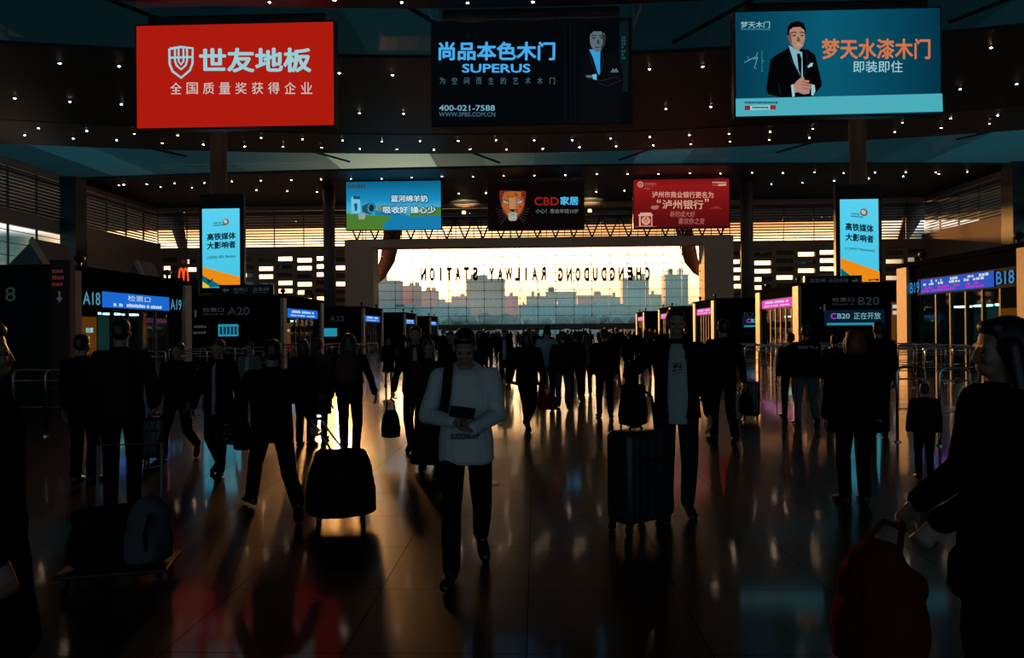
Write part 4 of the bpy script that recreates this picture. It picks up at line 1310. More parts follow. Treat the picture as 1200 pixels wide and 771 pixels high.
# poster lightbox beyond the A18 gate house
def lightbox(px0, px1, py0, py1, Y, lab):
    a, b = at(px0, py0, Y), at(px1, py1, Y); W, H = b.x - a.x, a.z
    t = thing('poster_lightbox', lab, 'sign', ((a.x + b.x) / 2, Y, 0))
    MB().rbox((0, .1, H / 2), (W, .2, H), .02).build('case', M_booth, t)
    z0 = b.z
    face_quad(t, -W * .42, W * .42, z0, H - .08, -.02, M_post_y, None, 'poster')
    for i, (z, m) in enumerate(((H - .35, M_soft), (H - .62, M_soft))): face_quad(t, -W * .3, W * .3, z, z + .16, -.03, m, None, 'poster_picture')
    face_quad(t, -W * .42, W * .42, z0, z0 + .25, -.03, M_post_r, None, 'poster_band')
lightbox(212, 224, 362, 404, 33, 'small amber poster lightbox standing beyond the A18 gate house')
lightbox(1043, 1056, 352, 405, 33, 'narrow amber poster lightbox standing beyond the B18 gate house')

# red golden-arch style lit sign on the second floor left
M_arch = emit('lit arch orange red', (240, 84, 40), 1.1)
p = at(215, 323.5, 62); t = thing('arch_sign', 'small glowing orange double arch sign left of the left light panel', 'sign', p)
sz = 62 * 5.5 / FPX
for sg in (-1, 1):
    pts = [(sg * sz * .5 + sz * .5 * math.cos(a), 0, 1.08 * math.sin(a) - .42) for a in [PI * i / 16 for i in range(17)]]
    MB().tube(pts, .075, n=6).build('arch', M_arch, t)
MB().b2(-1.1, 1.1, .12, .3, -p.z, -.3).build('stand', M_booth, t)

# ================================================================== PEOPLE
M_skinp = mat('warm skin', (.34, .20, .15), .5, var=.06)
M_eye = mat('dark eye', (.01, .008, .007), .2)
M_hair = mat('black hair', (.008, .007, .007), .45, scale=40, var=.4)
M_hairr = mat('reddish dyed hair', (.16, .025, .02), .5, scale=40, var=.3)
M_hairb = mat('brown hair', (.035, .018, .012), .45, scale=40, var=.4)
M_shoe = mat('black shoe leather', (.012, .012, .012), .4)
M_shoew = mat('pale sneaker', (.30, .30, .30), .5)


def cloth(name, rgb, rough=.95): return mat(name, rgb, rough, 0, .12, 30, .0)


C_black = cloth('black cloth', (.005, .005, .006)); C_navy = cloth('navy cloth', (.004, .006, .012)); C_char = cloth('charcoal cloth', (.012, .012, .013))
C_jean = cloth('dark denim', (.020, .026, .040)); C_jeanl = cloth('washed denim', (.14, .17, .22)); C_hood = cloth('white sweatshirt', (.66, .70, .72))
C_tee = cloth('pale grey tee', (.42, .48, .50)); C_brown = cloth('rust brown cloth', (.055, .020, .014)); C_beige = cloth('beige coat cloth', (.10, .075, .06))
C_sky = cloth('light blue shirt cloth', (.34, .48, .56)); C_white = cloth('white shirt cloth', (.5, .5, .5)); C_olive = cloth('dark olive cloth', (.022, .022, .014)); C_wine = cloth('dark wine cloth', (.05, .010, .012))
C_greyl = cloth('light grey coat cloth', (.20, .19, .18))


def ik(a, t, l1, l2, hint):
    d = t - a; L = d.length
    if L > (l1 + l2) * .995:
        t = a + d * ((l1 + l2) * .995 / L); d = t - a; L = d.length
    if L < abs(l1 - l2) * 1.05: L = abs(l1 - l2) * 1.05
    c = (l1 * l1 + L * L - l2 * l2) / (2 * L)
    h = math.sqrt(max(0, l1 * l1 - c * c))
    n = d.normalized()
    p = (hint - n * hint.dot(n))
    p = p.normalized() if p.length > 1e-5 else Vector((0, 0, -1))
    return a + n * c + p * h, t


def hand_prims(mb, w, dirv, pn, curl, side, k=1.0, grip=0.0):
    """palm, four unequal bent fingers and a thumb. pn = palm normal"""
    d = dirv.normalized(); pn = (pn - d * pn.dot(d)).normalized(); ac = d.cross(pn)      # across the palm
    th = ac * (1 if side > 0 else -1)
    # thumb side points forward/inward
    mb.loft([(w - d * .015 * k, .026 * k, .017 * k, tuple(ac), tuple(pn)), (w + d * .03 * k, .036 * k, .016 * k, tuple(ac), tuple(pn)), (w + d * .085 * k, .041 * k, .014 * k, tuple(ac), tuple(pn)), (w + d * .098 * k, .036 * k, .010 * k, tuple(ac), tuple(pn))], n=10)
    for i, (off, ln) in enumerate(((.030, .072), (.0105, .080), (-.0105, .075), (-.030, .060))):
        p = w + d * .088 * k + th * off * k
        dd = (d + th * off * 1.4).normalized()
        r = .0092 * k
        for j, f in enumerate((.45, .32, .23)):
            a = R(curl) * (1.0 if j else .8)
            ax = dd.cross(pn).normalized()
            dd = (Matrix.Rotation(a, 3, ax) @ dd)
            pn_ = pn
            q = p + dd * ln * f * k * 1.05
            mb.cap(p, q, r, r * .9, n=8, k=2); p = q; r *= .92
    p = w + d * .022 * k + th * .030 * k
    dd = (d * .75 + th * .62 + pn * .25).normalized()
    q = p + dd * .042 * k; mb.cap(p, q, .013 * k, .0105 * k, n=8, k=2)
    dd = (d * .9 + th * .15 + pn * (.25 + .5 * curl / 60)).normalized()
    mb.cap(q, q + dd * .034 * k, .0105 * k, .0085 * k, n=8, k=2)


def person(label, px, d, ytop=None, rot=0, H=None, stride=0.0, lead=1, top='jacket', topm=None, botm=None, bottom='trousers', shoem=None,
           hair='short', hairm=None, armL=None, armR=None, lean=0.0, pitch=0.0, turn=0.0, vs=.012, bulk=1.0, shirt=None, group=None, hem=None, curl=25, face=True, hood=False, X=None, hintL=None, hintR=None, handL=None, handR=None):
    topm = topm or C_black; botm = botm or C_black; shoem = shoem or M_shoe; hairm = hairm or M_hair
    if H is None:
        H = at(px, ytop, d).z + .02 * stride
    k = H / 1.75
    base = at(px, 388, d)
    root_loc = Vector((base.x if X is None else X, d, 0))
    V = lambda x, y, z: Vector((x * k, y * k, z * k))
    legL = .84
    drop = (legL - math.sqrt(legL ** 2 - (stride * .5) ** 2)) * .9 if stride else 0.0
    hipz = .92 - drop
    dz = -drop
    ly = -lean
    body = MB(); tr_ = MB(); tp = MB(); shoes = []
    # ---- legs
    for s in (1, -1):
        front = (s == lead)
        yy = (-.5 if front else .5) * stride
        lift = 0.0 if (front or not stride) else .11 * min(1, stride / .6)
        foot = V(s * .095, yy + (.06 if lift else 0), .085 + lift)
        hip = V(s * .088, .01, hipz)
        knee, ank = ik(hip, foot, .435 * k, .405 * k, Vector((s * .1, -1, 0)))
        body.cap(hip, knee, .070 * k, .048 * k); body.cap(knee, ank, .046 * k, .034 * k)
        if bottom == 'trousers':
            w = 1.0 + .10 * (bulk - 1)
            tr_.cap(hip, knee, .094 * k * w, .070 * k * w); tr_.cap(knee, ank + Vector((0, 0, .01 * k)), .069 * k * w, .060 * k * w)
        p = R(42) * lift / .11 if lift else 0.0
        fw_ = Vector((s * .18, -math.cos(p), -math.sin(p))).normalized(); rt = Vector((1, 0, 0)); up = rt.cross(fw_).normalized()
        if up.z < 0: up = -up
        rt = fw_.cross(up)
        sb = MB()
        b0 = ank - up * .085 * k
        secs = []
        for t_, a, h in ((-.075, .020, .030), (-.065, .034, .040), (-.02, .039, .056), (.05, .042, .046), (.11, .047, .034), (.165, .043, .027), (.195, .026, .018)):
            secs.append((b0 + fw_ * t_ * k + up * h * k, a * k, h * k, tuple(rt), tuple(up)))
        sb.loft(secs, n=14); shoes.append(sb)
        body.cap(ank, ank + (fw_ * .1 - up * .045) * k, .033 * k, .024 * k)
    # ---- torso
    T = lambda z, rx, ry, y=0.0, e=0.0: (V(0, y + ly * max(0, z - .9), z + dz), (rx + e) * k, (ry + e) * k)
    body.loft([T(.86, .13, .09), T(.95, .15, .10), T(1.08, .135, .09), T(1.22, .145, .095), T(1.34, .165, .10), T(1.42, .13, .08), T(1.47, .06, .055, .01), T(1.53, .048, .05, .008)])
    sh_y = ly * .5
    nk = V(0, .012 + ly * .6, 1.46 + dz)
    arms = {}
    for s, tgt, hint, hd in ((1, armL, hintL, handL), (-1, armR, hintR, handR)):
        S_ = V(s * (.178 + .012 * (bulk - 1)), sh_y + .008, 1.405 + dz)
        if tgt is None:
            sw = (.55 if stride else 0) * stride * (1 if s == lead else -1)
            tgt = (s * .255 * (1 + .15 * (bulk - 1)), -.05 + sw * .55 + ly * .3, .86 + abs(sw) * .05)
        W_ = V(tgt[0], tgt[1], tgt[2] + dz)
        hint = Vector(hint) if hint else Vector((s * .45, 1.0, -.2))
        E_, W_ = ik(S_, W_, .285 * k, .255 * k, hint)
        body.cap(V(s * .06, sh_y, 1.40 + dz), S_, .05 * k, .05 * k); body.cap(S_, E_, .046 * k, .036 * k); body.cap(E_, W_, .035 * k, .026 * k)
        fd = (W_ - E_).normalized()
        hdv = Vector(hd[0]) if hd else (fd * .8 + Vector((0, -.12, -.25)))
        pnv = Vector(hd[1]) if hd else Vector((-s, .15, 0))
        hand_prims(body, W_ + fd * .012 * k, hdv, pnv, hd[2] if hd else curl, s, k)
        e = bulk
        tp.cap(V(s * .07, sh_y, 1.395 + dz), S_, .068 * k * e, .064 * k * e); tp.cap(S_, E_, .064 * k * e, .054 * k * e); tp.cap(E_, W_ - fd * .01 * k, .053 * k * e, .041 * k * e)
    # ---- head (tilted about the neck)
    hp = V(0, .004 + ly * .6, 1.52 + dz)
    HM = Matrix.Rotation(R(turn), 3, 'Z') @ Matrix.Rotation(R(pitch), 3, 'X')
    def Hd(x, y, z): return hp + HM @ Vector((x * k, y * k, (z - 1.52) * k))
    body.cap(nk - Vector((0, 0, .04 * k)), Hd(0, .0, 1.57), .056 * k, .052 * k)
    body.ell(Hd(0, .012, 1.655), (.074 * k, .094 * k, .093 * k), HM); body.ell(Hd(0, -.022, 1.605), (.061 * k, .070 * k, .086 * k), HM)
    body.ell(Hd(0, -.046, 1.552), (.044 * k, .042 * k, .034 * k), HM)
    if face:
        body.cap(Hd(0, -.086, 1.628), Hd(0, -.099, 1.588), .008 * k, .0125 * k); body.ell(Hd(.013, -.087, 1.585), (.009 * k,) * 3, HM, 8, 5); body.ell(Hd(-.013, -.087, 1.585), (.009 * k,) * 3, HM, 8, 5)
        body.cap(Hd(-.042, -.074, 1.640), Hd(.042, -.074, 1.640), .013 * k); body.ell(Hd(0, -.084, 1.562), (.024 * k, .010 * k, .006 * k), HM); body.ell(Hd(0, -.082, 1.553), (.021 * k, .010 * k, .006 * k), HM)
        for s in (1, -1): body.ell(Hd(s * .038, -.066, 1.592), (.020 * k, .022 * k, .022 * k), HM)
    for s in (1, -1): body.ell(Hd(s * .077, .014, 1.612), (.010 * k, .020 * k, .031 * k), HM)
    root = vox(body, 'person', M_skinp, None, vs * .8 if face else vs, 2)
    root.location = root_loc; root.rotation_euler.z = R(rot)
    tag(root, label, 'person', group)
    if face:
        for s in (1, -1): MB().ell(Hd(s * .031, -.081, 1.619), (.012 * k, .008 * k, .008 * k), HM, 10, 6).build('eye', M_eye, root, smooth=True)
    # ---- hair
    hb = MB()
    hb.ell(Hd(0, .024, 1.674), (.083 * k, .098 * k, .086 * k), HM); hb.ell(Hd(0, .048, 1.635), (.077 * k, .072 * k, .078 * k), HM); hb.ell(Hd(0, -.030, 1.712), (.062 * k, .055 * k, .036 * k), HM)
    if hair in ('long', 'pony', 'bob', 'bun'):
        hb.ell(Hd(0, .03, 1.64), (.092 * k, .098 * k, .11 * k), HM)
    if hair == 'bob':
        hb.loft([(Hd(0, .045, 1.66), .094 * k, .075 * k), (Hd(0, .045, 1.58), .100 * k, .078 * k), (Hd(0, .045, 1.50), .092 * k, .066 * k)])
        for s in (1, -1): hb.ell(Hd(s * .078, -.01, 1.58), (.022 * k, .045 * k, .085 * k), HM)
    if hair == 'long':
        hb.loft([(Hd(0, .045, 1.68), .090 * k, .07 * k), (Hd(0, .06, 1.56), .105 * k, .07 * k), (V(0, .10 + ly, 1.42 + dz), .125 * k, .055 * k), (V(0, .125 + ly, 1.28 + dz), .115 * k, .045 * k), (V(0, .125 + ly, 1.19 + dz), .07 * k, .03 * k)])
        for s in (1, -1): hb.cap(Hd(s * .080, .0, 1.64), V(s * .10, .03 + ly, 1.40 + dz), .030 * k, .035 * k)
    if hair == 'pony':
        hb.tube([Hd(0, .10, 1.68), Hd(0, .15, 1.68), Hd(0, .165, 1.60), Hd(0, .15, 1.48)], [.03 * k, .036 * k, .036 * k, .016 * k])
    if hair == 'bun': hb.ell(Hd(0, .08, 1.75), (.045 * k,) * 3)
    if hair != 'none':
        vox(hb, 'hair', hairm, root, vs * .9, 2)
    # ---- clothes
    e = .022 + .03 * (bulk - 1)
    hz_ = hem if hem is not None else {'jacket': .84, 'hoodie': .83, 'coat': .50, 'robe': .10, 'tee': .84}[top]
    secs = []
    if hz_ < .8:
        secs.append((V(0, .01, hz_), (.205 if hz_ > .6 else .235 if hz_ > .3 else .27) * k * bulk, (.15 if hz_ > .6 else .17 if hz_ > .3 else .20) * k * bulk))
        secs.append((V(0, .01, (hz_ + .9) / 2), .200 * k * bulk, .146 * k * bulk))
    secs += [T(max(.83, hz_ if hz_ > .8 else .83), .172, .125, 0, e), T(.96, .166, .118, 0, e), T(1.08, .156, .110, 0, e), T(1.22, .162, .112, 0, e), T(1.34, .172, .114, .005, e), T(1.42, .135, .088, .008, e), T(1.455, .085, .068, .01, e * .6)]
    tp.loft(secs)
    if top in ('jacket', 'coat', 'robe'): tp.loft([(V(0, .016 + ly * .58, 1.43 + dz), .080 * k, .078 * k), (V(0, .014 + ly * .6, 1.50 + dz), .070 * k, .068 * k)])
    if top == 'hoodie' or hood:
        tp.ell(V(0, .10 + ly * .55, 1.44 + dz), (.125 * k, .070 * k, .085 * k)); tp.cap(V(-.085, .02, 1.465 + dz), V(-.02, -.085, 1.415 + dz), .036 * k, .028 * k); tp.cap(V(.085, .02, 1.465 + dz), V(.02, -.085, 1.415 + dz), .036 * k, .028 * k)
        tp.loft([T(.825, .172, .122, 0, e + .002), T(.80, .150, .105, 0, e)])
    nm = {'jacket': 'jacket', 'hoodie': 'hooded_sweatshirt', 'coat': 'coat', 'robe': 'long_coat', 'tee': 'shirt'}[top]
    vox(tp, nm, topm, root, vs, 3, .016 * k)
    if shirt is not None:
        sb = MB()
        yf = lambda z, ry: -(ry + e) - .004
        w0 = shirt[1]
        sb.loft([(V(0, -.100 - e + .0, .80 + dz), w0 * .9 * k, .030 * k), (V(0, -.098 - e, 1.0 + dz), w0 * k, .030 * k), (V(0, -.090 - e + ly * .2, 1.16 + dz), w0 * .95 * k, .032 * k), (V(0, -.092 - e + ly * .4, 1.30 + dz), w0 * .9 * k, .034 * k), (V(0, -.072 - e + ly * .5, 1.40 + dz), w0 * .75 * k, .034 * k), (V(0, -.05 + ly * .55, 1.455 + dz), w0 * .6 * k, .03 * k)])
        vox(sb, 'shirt', shirt[0], root, vs * .8, 2)
    if bottom == 'trousers':
        tr_.loft([T(.80, .10, .085), T(.86, .165, .118, 0, .006), T(.95, .168, .116, 0, .004), T(1.03, .15, .105, 0, .004)])
        vox(tr_, 'trousers', botm, root, vs, 3, .012 * k)
    elif bottom == 'skirt':
        sk = MB().loft([(V(0, .01, .42), .25 * k, .2 * k), (V(0, .01, .7), .21 * k, .16 * k), T(.95, .17, .118, 0, .01), T(1.04, .15, .108)])
        vox(sk, 'skirt', botm, root, vs, 3, .012)
    for sb in shoes: sb.build('shoe', shoem, root, smooth=True)
    root['scale_k'] = k
    return root


def wpt(o, x, y, z):
    """a point of the person's own frame (in metres for a 1.75 m body) in the hall"""
    k = o['scale_k']
    return Matrix.Rotation(o.rotation_euler.z, 3, 'Z') @ Vector((x * k, y * k, z * k)) + o.location


# ---- foreground and middle distance, one by one
P = {}
P['left_edge'] = person('long haired person in a dark coat, closest at the left edge of the photo', -20, 2.7, 376, 125, hair='long', top='coat', hem=.45, topm=C_black, vs=.009, bulk=1.2)
P['back_pair_a'] = person('person in black with rounded shoulders standing before the A18 poster, back turned', 97, 7.9, 392, 180, topm=C_black, botm=C_black, vs=.010, bulk=1.15)
P['back_pair_b'] = person('tall short haired man at left with gold light on one shoulder, back turned', 142, 6.6, 374, 200, topm=C_char, botm=C_black, vs=.009, bulk=1.1, armL=(.22, -.22, 1.0), armR=(-.24, -.12, .95))
P['case_man'] = person('man in a black jacket walking with a small black suitcase at his side', 208, 9.2, 398, 0, stride=.62, lead=-1, topm=C_black, botm=C_char, vs=.010, bulk=1.12, armR=(-.30, -.02, .84))
P['lapel_man'] = person('man in a dark open jacket with a pale collar, carrying a bag at left', 255, 8.3, 397, 0, stride=.35, lead=1, topm=C_black, botm=C_char, vs=.010, shirt=(C_tee, .030), armL=(.30, -.02, .84), bulk=1.08, handL=((0, -.1, -1), (-1, 0, 0), 70))
P['small_head'] = person('distant person with a pale collar seen between two dark figures at left', 292, 12.5, 401, 0, topm=C_greyl, botm=C_black, shirt=(C_white, .05))
P['trolley_man'] = person('large man in black striding away, pulling a soft black trolley bag', 318, 6.5, 384, 212, stride=.95, lead=1, topm=C_black, botm=C_black, vs=.008, bulk=1.2, armR=(-.30, .30, .98), handR=((0, .4, -.9), (0, 0, 1), 65), armL=(.30, -.22, 1.0))
P['coat_woman_a'] = person('brown haired woman beside the beige coat, facing the gates', 356, 10.4, 398, 170, hair='bob', hairm=M_hairb, topm=C_char, botm=C_black, hem=.70, top='coat')
P['coat_woman_b'] = person('woman with reddish hair in a knee length beige coat, back turned', 372, 11.0, 396, 185, hair='pony', hairm=M_hairr, top='coat', topm=C_beige, botm=C_black, hem=.45)
P['backpack_woman'] = person('slim woman in black leggings with a rosy backpack, walking away', 409, 9.3, 391, 186, hair='long', hairm=M_hairb, topm=C_char, botm=C_black, vs=.009, stride=.18, hem=.88, armR=(-.34, -.06, .92))
P['skirt_far'] = person('small distant person in a dark skirt on the glowing floor left of the suited man', 455, 22.0, 396, 10, top='coat', hem=.50, topm=C_black, bottom='none', botm=C_black, hair='bob', vs=.016)
P['suit_man'] = person('man in a dark suit and pale shirt holding a handbag, left of the phone reader', 487, 9.7, 381, 4, stride=.3, topm=C_black, botm=C_black, vs=.010, shirt=(C_tee, .042), armR=(-.31, -.05, .83), handR=((0, -.05, -1), (1, 0, 0), 75))
P['robe_girl'] = person('girl with tied back hair in a long dark coat behind the phone reader', 502, 8.7, 398, 12, top='robe', topm=C_olive, hair='bun', hairm=M_hairb, vs=.010, bottom='none', hem=.07)
P['phone'] = person('young man in a white hooded sweatshirt looking down at his phone, front centre', 545, 4.95, None, 3, H=1.655, stride=.50, lead=-1, top='hoodie', topm=C_hood, botm=C_black, vs=.006, pitch=26, lean=.03, bulk=1.12,
                    armR=(-.075, -.27, 1.125), armL=(.06, -.30, 1.075), hintR=(-.9, .3, -.7), hintL=(.9, .3, -.8), handR=((.75, -.5, .15), (.1, -.35, .9), 38), handL=((-.8, -.4, .2), (-.1, -.3, .95), 42))
P['head_behind'] = person('dark haired person half hidden behind the phone reader', 528, 13.5, 388, 5, topm=C_black)
P['pale_shirt_far'] = person('distant suited person with a pale shirt right of the phone reader', 591, 22.5, 386, 0, stride=.4, topm=C_black, botm=C_black, shirt=(C_sky, .07), vs=.014)
P['puffy'] = person('person in a dark padded jacket walking away, holding a red bag', 617, 12.0, 385, 165, stride=.66, lead=1, topm=C_black, botm=C_black, bulk=1.3, hem=.78, hair='bob', armR=(-.33, -.05, .80))
P['blue_shirt'] = person('man in a light blue shirt in the middle of the walking crowd', 641, 16.0, 381, 180, topm=C_sky, botm=C_black, top='tee', stride=.3)
P['rust_man'] = person('man in a rust brown jacket and grey jeans walking away, one foot lifted', 659, 15.2, 385, 178, stride=.72, lead=1, topm=C_brown, botm=C_jeanl, bulk=1.15)
P['wine_person'] = person('person in a dark wine jacket beside the rust brown jacket', 674, 17.0, 388, 180, topm=C_wine, botm=C_black, stride=.4)
P['pale_coat'] = person('person in a short pale jacket and dark jeans, back turned in the crowd', 687, 18.5, 391, 182, topm=C_greyl, botm=C_jean, hair='long', hem=.86)
P['black_walker'] = person('person all in black with legs apart, back turned, left of the big suitcase', 708, 13.6, 385, 180, topm=C_black, botm=C_black, bulk=1.2, stride=.25)
P['beside_walker'] = person('dark figure with a shoulder bag shape right of the all black walker', 737, 24, 389, 180, topm=C_char, botm=C_black, stride=.3, vs=.014)
P['suitcase_man'] = person('man facing us in an open dark jacket and printed tee beside a big suitcase', 792, 6.35, 361, -6, topm=C_black, botm=C_jean, vs=.007, bulk=1.10, shirt=(C_tee, .085), stride=.14, lead=-1,
                           armR=(-.34, -.16, 1.0), hintR=(-1, .6, 0), handR=((-.2, -.45, -.8), (0, -.5, -1), 60), armL=(.26, -.04, .88), turn=4)
P['rear_jacket'] = person('man in a black jacket close behind the big suitcase man, back turned', 847, 10.6, 374, 186, topm=C_black, botm=C_black, bulk=1.2, vs=.010, stride=.25, armR=(-.30, .02, .85))
P['stay_jacket'] = person('young man in washed jeans and a dark jacket lettered across the back', 944, 12.4, 381, 178, topm=C_navy, botm=C_jeanl, bulk=1.15, vs=.010, stride=.35, lead=1)
P['companion'] = person('dark figure close at the left of the lettered jacket', 926, 13.6, 390, 180, topm=C_black, botm=C_black, stride=.2)
P['red_hair'] = person('person with red dyed hair in a long loose black jacket, back turned at right', 1000, 6.9, 386, 180, hair='bob', hairm=M_hairr, top='coat', topm=C_black, hem=.72, vs=.009, bulk=1.32)
P['by_screen'] = person('dark figure in front of the B20 screen', 1029, 11.2, 377, 175, topm=C_black, botm=C_black, bulk=1.15)
P['stroller_side'] = person('short dark haired figure right of the lettered jacket', 978, 13.0, 392, 180, topm=C_olive, botm=C_black)
P['child'] = person('small child in dark clothes standing by the steel barrier at right', 1082, 8.0, 449, 165, topm=C_char, botm=C_black, bulk=1.2)
P['right_edge'] = person('long haired person in a navy jacket filling the right edge, seen in profile', 1172, 2.75, 372, -96, hair='long', topm=C_navy, botm=C_black, vs=.008, bulk=1.28, hem=.66, top='coat', armR=(-.17, -.24, .99), armL=(.12, -.27, .98), handR=((0, -.6, -.7), (1, 0, -.4), 65), handL=((0, -.6, -.7), (-1, 0, -.4), 65))

# lettering on clothes
def on_back(o, body, w, z, m, bold=.02, front=False, dy=.185, h=.05):
    v, fs, lo, hi = glyphs(body, bold); k = o['scale_k']; out = []
    for a in v:
        u = (a[0] - lo[0]) / (hi[0] - lo[0]) - .5; q = (a[1] - lo[1]) / (hi[1] - lo[1])
        x = (u * w) if front else (-u * w)
        yy = dy * math.sqrt(max(.05, 1 - (u * w / .26) ** 2))
        out.append((x * k, (-yy if front else yy) * k, (z + h * q) * k))
    return MB().add(out, fs).build('printed_lettering', m, o)
M_prt = cloth('grey jacket print', (.8, .85, .9)); M_prtd = cloth('dark shirt print', (.02, .02, .025))
on_back(P['stay_jacket'], 'STAY TC #', .34, 1.33, M_prt, .02, dy=.168, h=.055)
on_back(P['phone'], 'SUDDNOFF', .20, .955, M_prtd, .02, front=True, dy=.172, h=.04)
sm = P['suitcase_man']; k = sm['scale_k']
mb = MB()
for i, (x0, z0, x1, z1) in enumerate(((-.04, 1.285, .035, 1.30), (-.035, 1.255, -.005, 1.285), (.0, 1.235, .04, 1.25), (-.03, 1.21, .03, 1.222), (.01, 1.255, .03, 1.285), (-.04, 1.225, -.02, 1.245))):
    mb.add([(x * k, -.172 * k, z * k) for x, z in ((x0, z0), (x1, z0 + .008), (x1, z1), (x0, z1 - .008))], [(0, 1, 2, 3)])
mb.build('shirt_print', M_prtd, sm)

# ---- the crowd toward the window
G_C = 'far crowd before the window'
kinds = [dict(topm=C_black, botm=C_black, bulk=1.15), dict(topm=C_char, botm=C_jean, hair='long', bulk=1.0), dict(topm=C_navy, botm=C_black, bulk=1.25, hem=.75), dict(topm=C_brown, botm=C_black, hair='bob'),
         dict(topm=C_black, botm=C_black, top='coat', hair='pony'), dict(topm=C_olive, botm=C_jean, bulk=1.1)]
protos = []
slots = []
rnd = random.Random(11)
tries = 0
while len(slots) < 120 and tries < 4000:
    tries += 1
    d = 25.5 + 72 * rnd.random() ** 1.5
    half = min(11.5, d * .2)
    x = rnd.uniform(-half, half) + .4
    if d < 40 and x < -2.6 and rnd.random() < .6: continue
    if all((x - a) ** 2 + (d - b) ** 2 > 1.0 for a, b in slots) and all((o.location.x - x) ** 2 + (o.location.y - d) ** 2 > 1.2 for o in P.values()):
        slots.append((x, d))
for i, (x, d) in enumerate(slots[:len(kinds)]):
    protos.append(person('small dark silhouetted traveller in the far crowd before the window', 600, d, None, rnd.choice((0, 180, 180, 170, 10)), H=1.66, stride=.3 + .3 * (i % 2),
                         lead=1 if i % 2 else -1, vs=.022, face=False, X=x, group=G_C, **kinds[i]))
finish_voxels()
for i, (x, d) in enumerate(slots[len(kinds):]):
    o = copy_tree(protos[i % len(kinds)])
    s_ = rnd.uniform(.93, 1.07)
    o.scale = (s_, s_, s_)
    o.location = (x, d, 0)
    o.rotation_euler.z = R(rnd.choice((0, 180, 180, 175, 165, 195, 5, -12)))

# ================================================================== LUGGAGE, BARRIERS AND OTHER THINGS
M_shell = mat('dark blue luggage shell', (.016, .022, .034), .4); M_shellb = mat('black luggage shell', (.010, .010, .011), .4); M_rub = mat('black rubber', (.008, .008, .008), .6)
M_alu = mat('grey handle tube', (.25, .25, .26), .35, .8); M_steel = mat('brushed stainless steel', (.55, .53, .50), .25, 1.0); M_bagk = cloth('black bag cloth', (.009, .009, .010)); M_bagr = cloth('red bag cloth', (.22, .015, .012))
M_bagp = cloth('rosy backpack cloth', (.10, .045, .04)); M_plast = mat('pale plastic bag', (.35, .30, .26), .45); M_orange = cloth('orange red bag cloth', (.10, .026, .011)); M_pale = cloth('pale grey padded cloth', (.09, .11, .13))


def suitcase(label, px, d, W, D, H, rz, m, pull=.0, ribs=4, X=None):
    p = at(px, 400, d)
    t = thing('suitcase', label, 'suitcase', (p.x if X is None else X, d, 0), R(rz), group='wheeled suitcases')
    z0 = .075
    MB().rbox((0, 0, z0 + (H - z0) / 2), (W, D, H - z0), .055).build('shell', m, t, smooth=True)
    for i in range(ribs):
        x = -W / 2 + W * (i + 1) / (ribs + 1)
        MB().rbox((x, 0, z0 + (H - z0) / 2), (.018, D + .012, H - z0 - .10), .006).build('rib', m, t)
    MB().b2(-W / 2 - .004, W / 2 + .004, -.006, .006, z0 + .03, H - .03).build('zip_seam', M_rub, t)
    for sx in (-1, 1):
        for sy in (-1, 1):
            x, y = sx * (W / 2 - .045), sy * (D / 2 - .045)
            w = MB().rbox((x, y, .078), (.045, .05, .035), .01).build('caster', M_rub, t)
            MB().cyl((x - .014, y + .008, .032), (x + .014, y + .008, .032), .032, n=14).build('wheel', M_rub, w)
    MB().tube([(-.07, -D / 2 - .005, H * .72), (-.06, -D / 2 - .03, H * .72), (.06, -D / 2 - .03, H * .72), (.07, -D / 2 - .005, H * .72)], .010).build('side_handle', M_rub, t)
    MB().tube([(-.07, 0, H - .005), (-.055, 0, H + .025), (.055, 0, H + .025), (.07, 0, H - .005)], .011).build('top_handle', M_rub, t)
    if pull:
        for s in (-1, 1): MB().cyl((s * .075, D / 2 - .05, H - .02), (s * .075, D / 2 - .05, H + pull), .009, n=8).build('handle_tube', M_alu, t)
        MB().rbox((0, D / 2 - .05, H + pull), (.19, .03, .03), .012).build('pull_grip', M_rub, t)
    return t


def soft_bag(name, label, cat, loc, W, D, H, m, rz=0.0, top=.7, handle=None, rot=None, vs=.012, folds=.03, hm=None, group=None):
    """slack bag with a rounded base, drawn in at the top"""
    mb = MB().loft([((0, 0, .01), W * .40, D * .38), ((0, 0, H * .06), W * .5, D * .5), ((0, 0, H * .4), W * .5, D * .5), ((0, 0, H * .75), W * .44, D * .42), ((0, 0, H * .96), W * .5 * top, D * .5 * top * .8), ((0, 0, H), W * .42 * top, D * .3 * top)], n=22)
    o = vox(mb, name, m, None, vs, 3, folds)
    tag(o, label, cat, group)
    o.location = loc; o.rotation_euler = rot or (0, 0, R(rz))
    if handle:
        w, h = handle
        for s in (-1, 1):
            MB().tube([(-w, s * D * .12, H * .93), (-w * .8, s * D * .1, H + h * .8), (0, s * D * .03, H + h), (w * .8, s * D * .1, H + h * .8), (w, s * D * .12, H * .93)], .008).build('handle', hm or m, o)
    return o


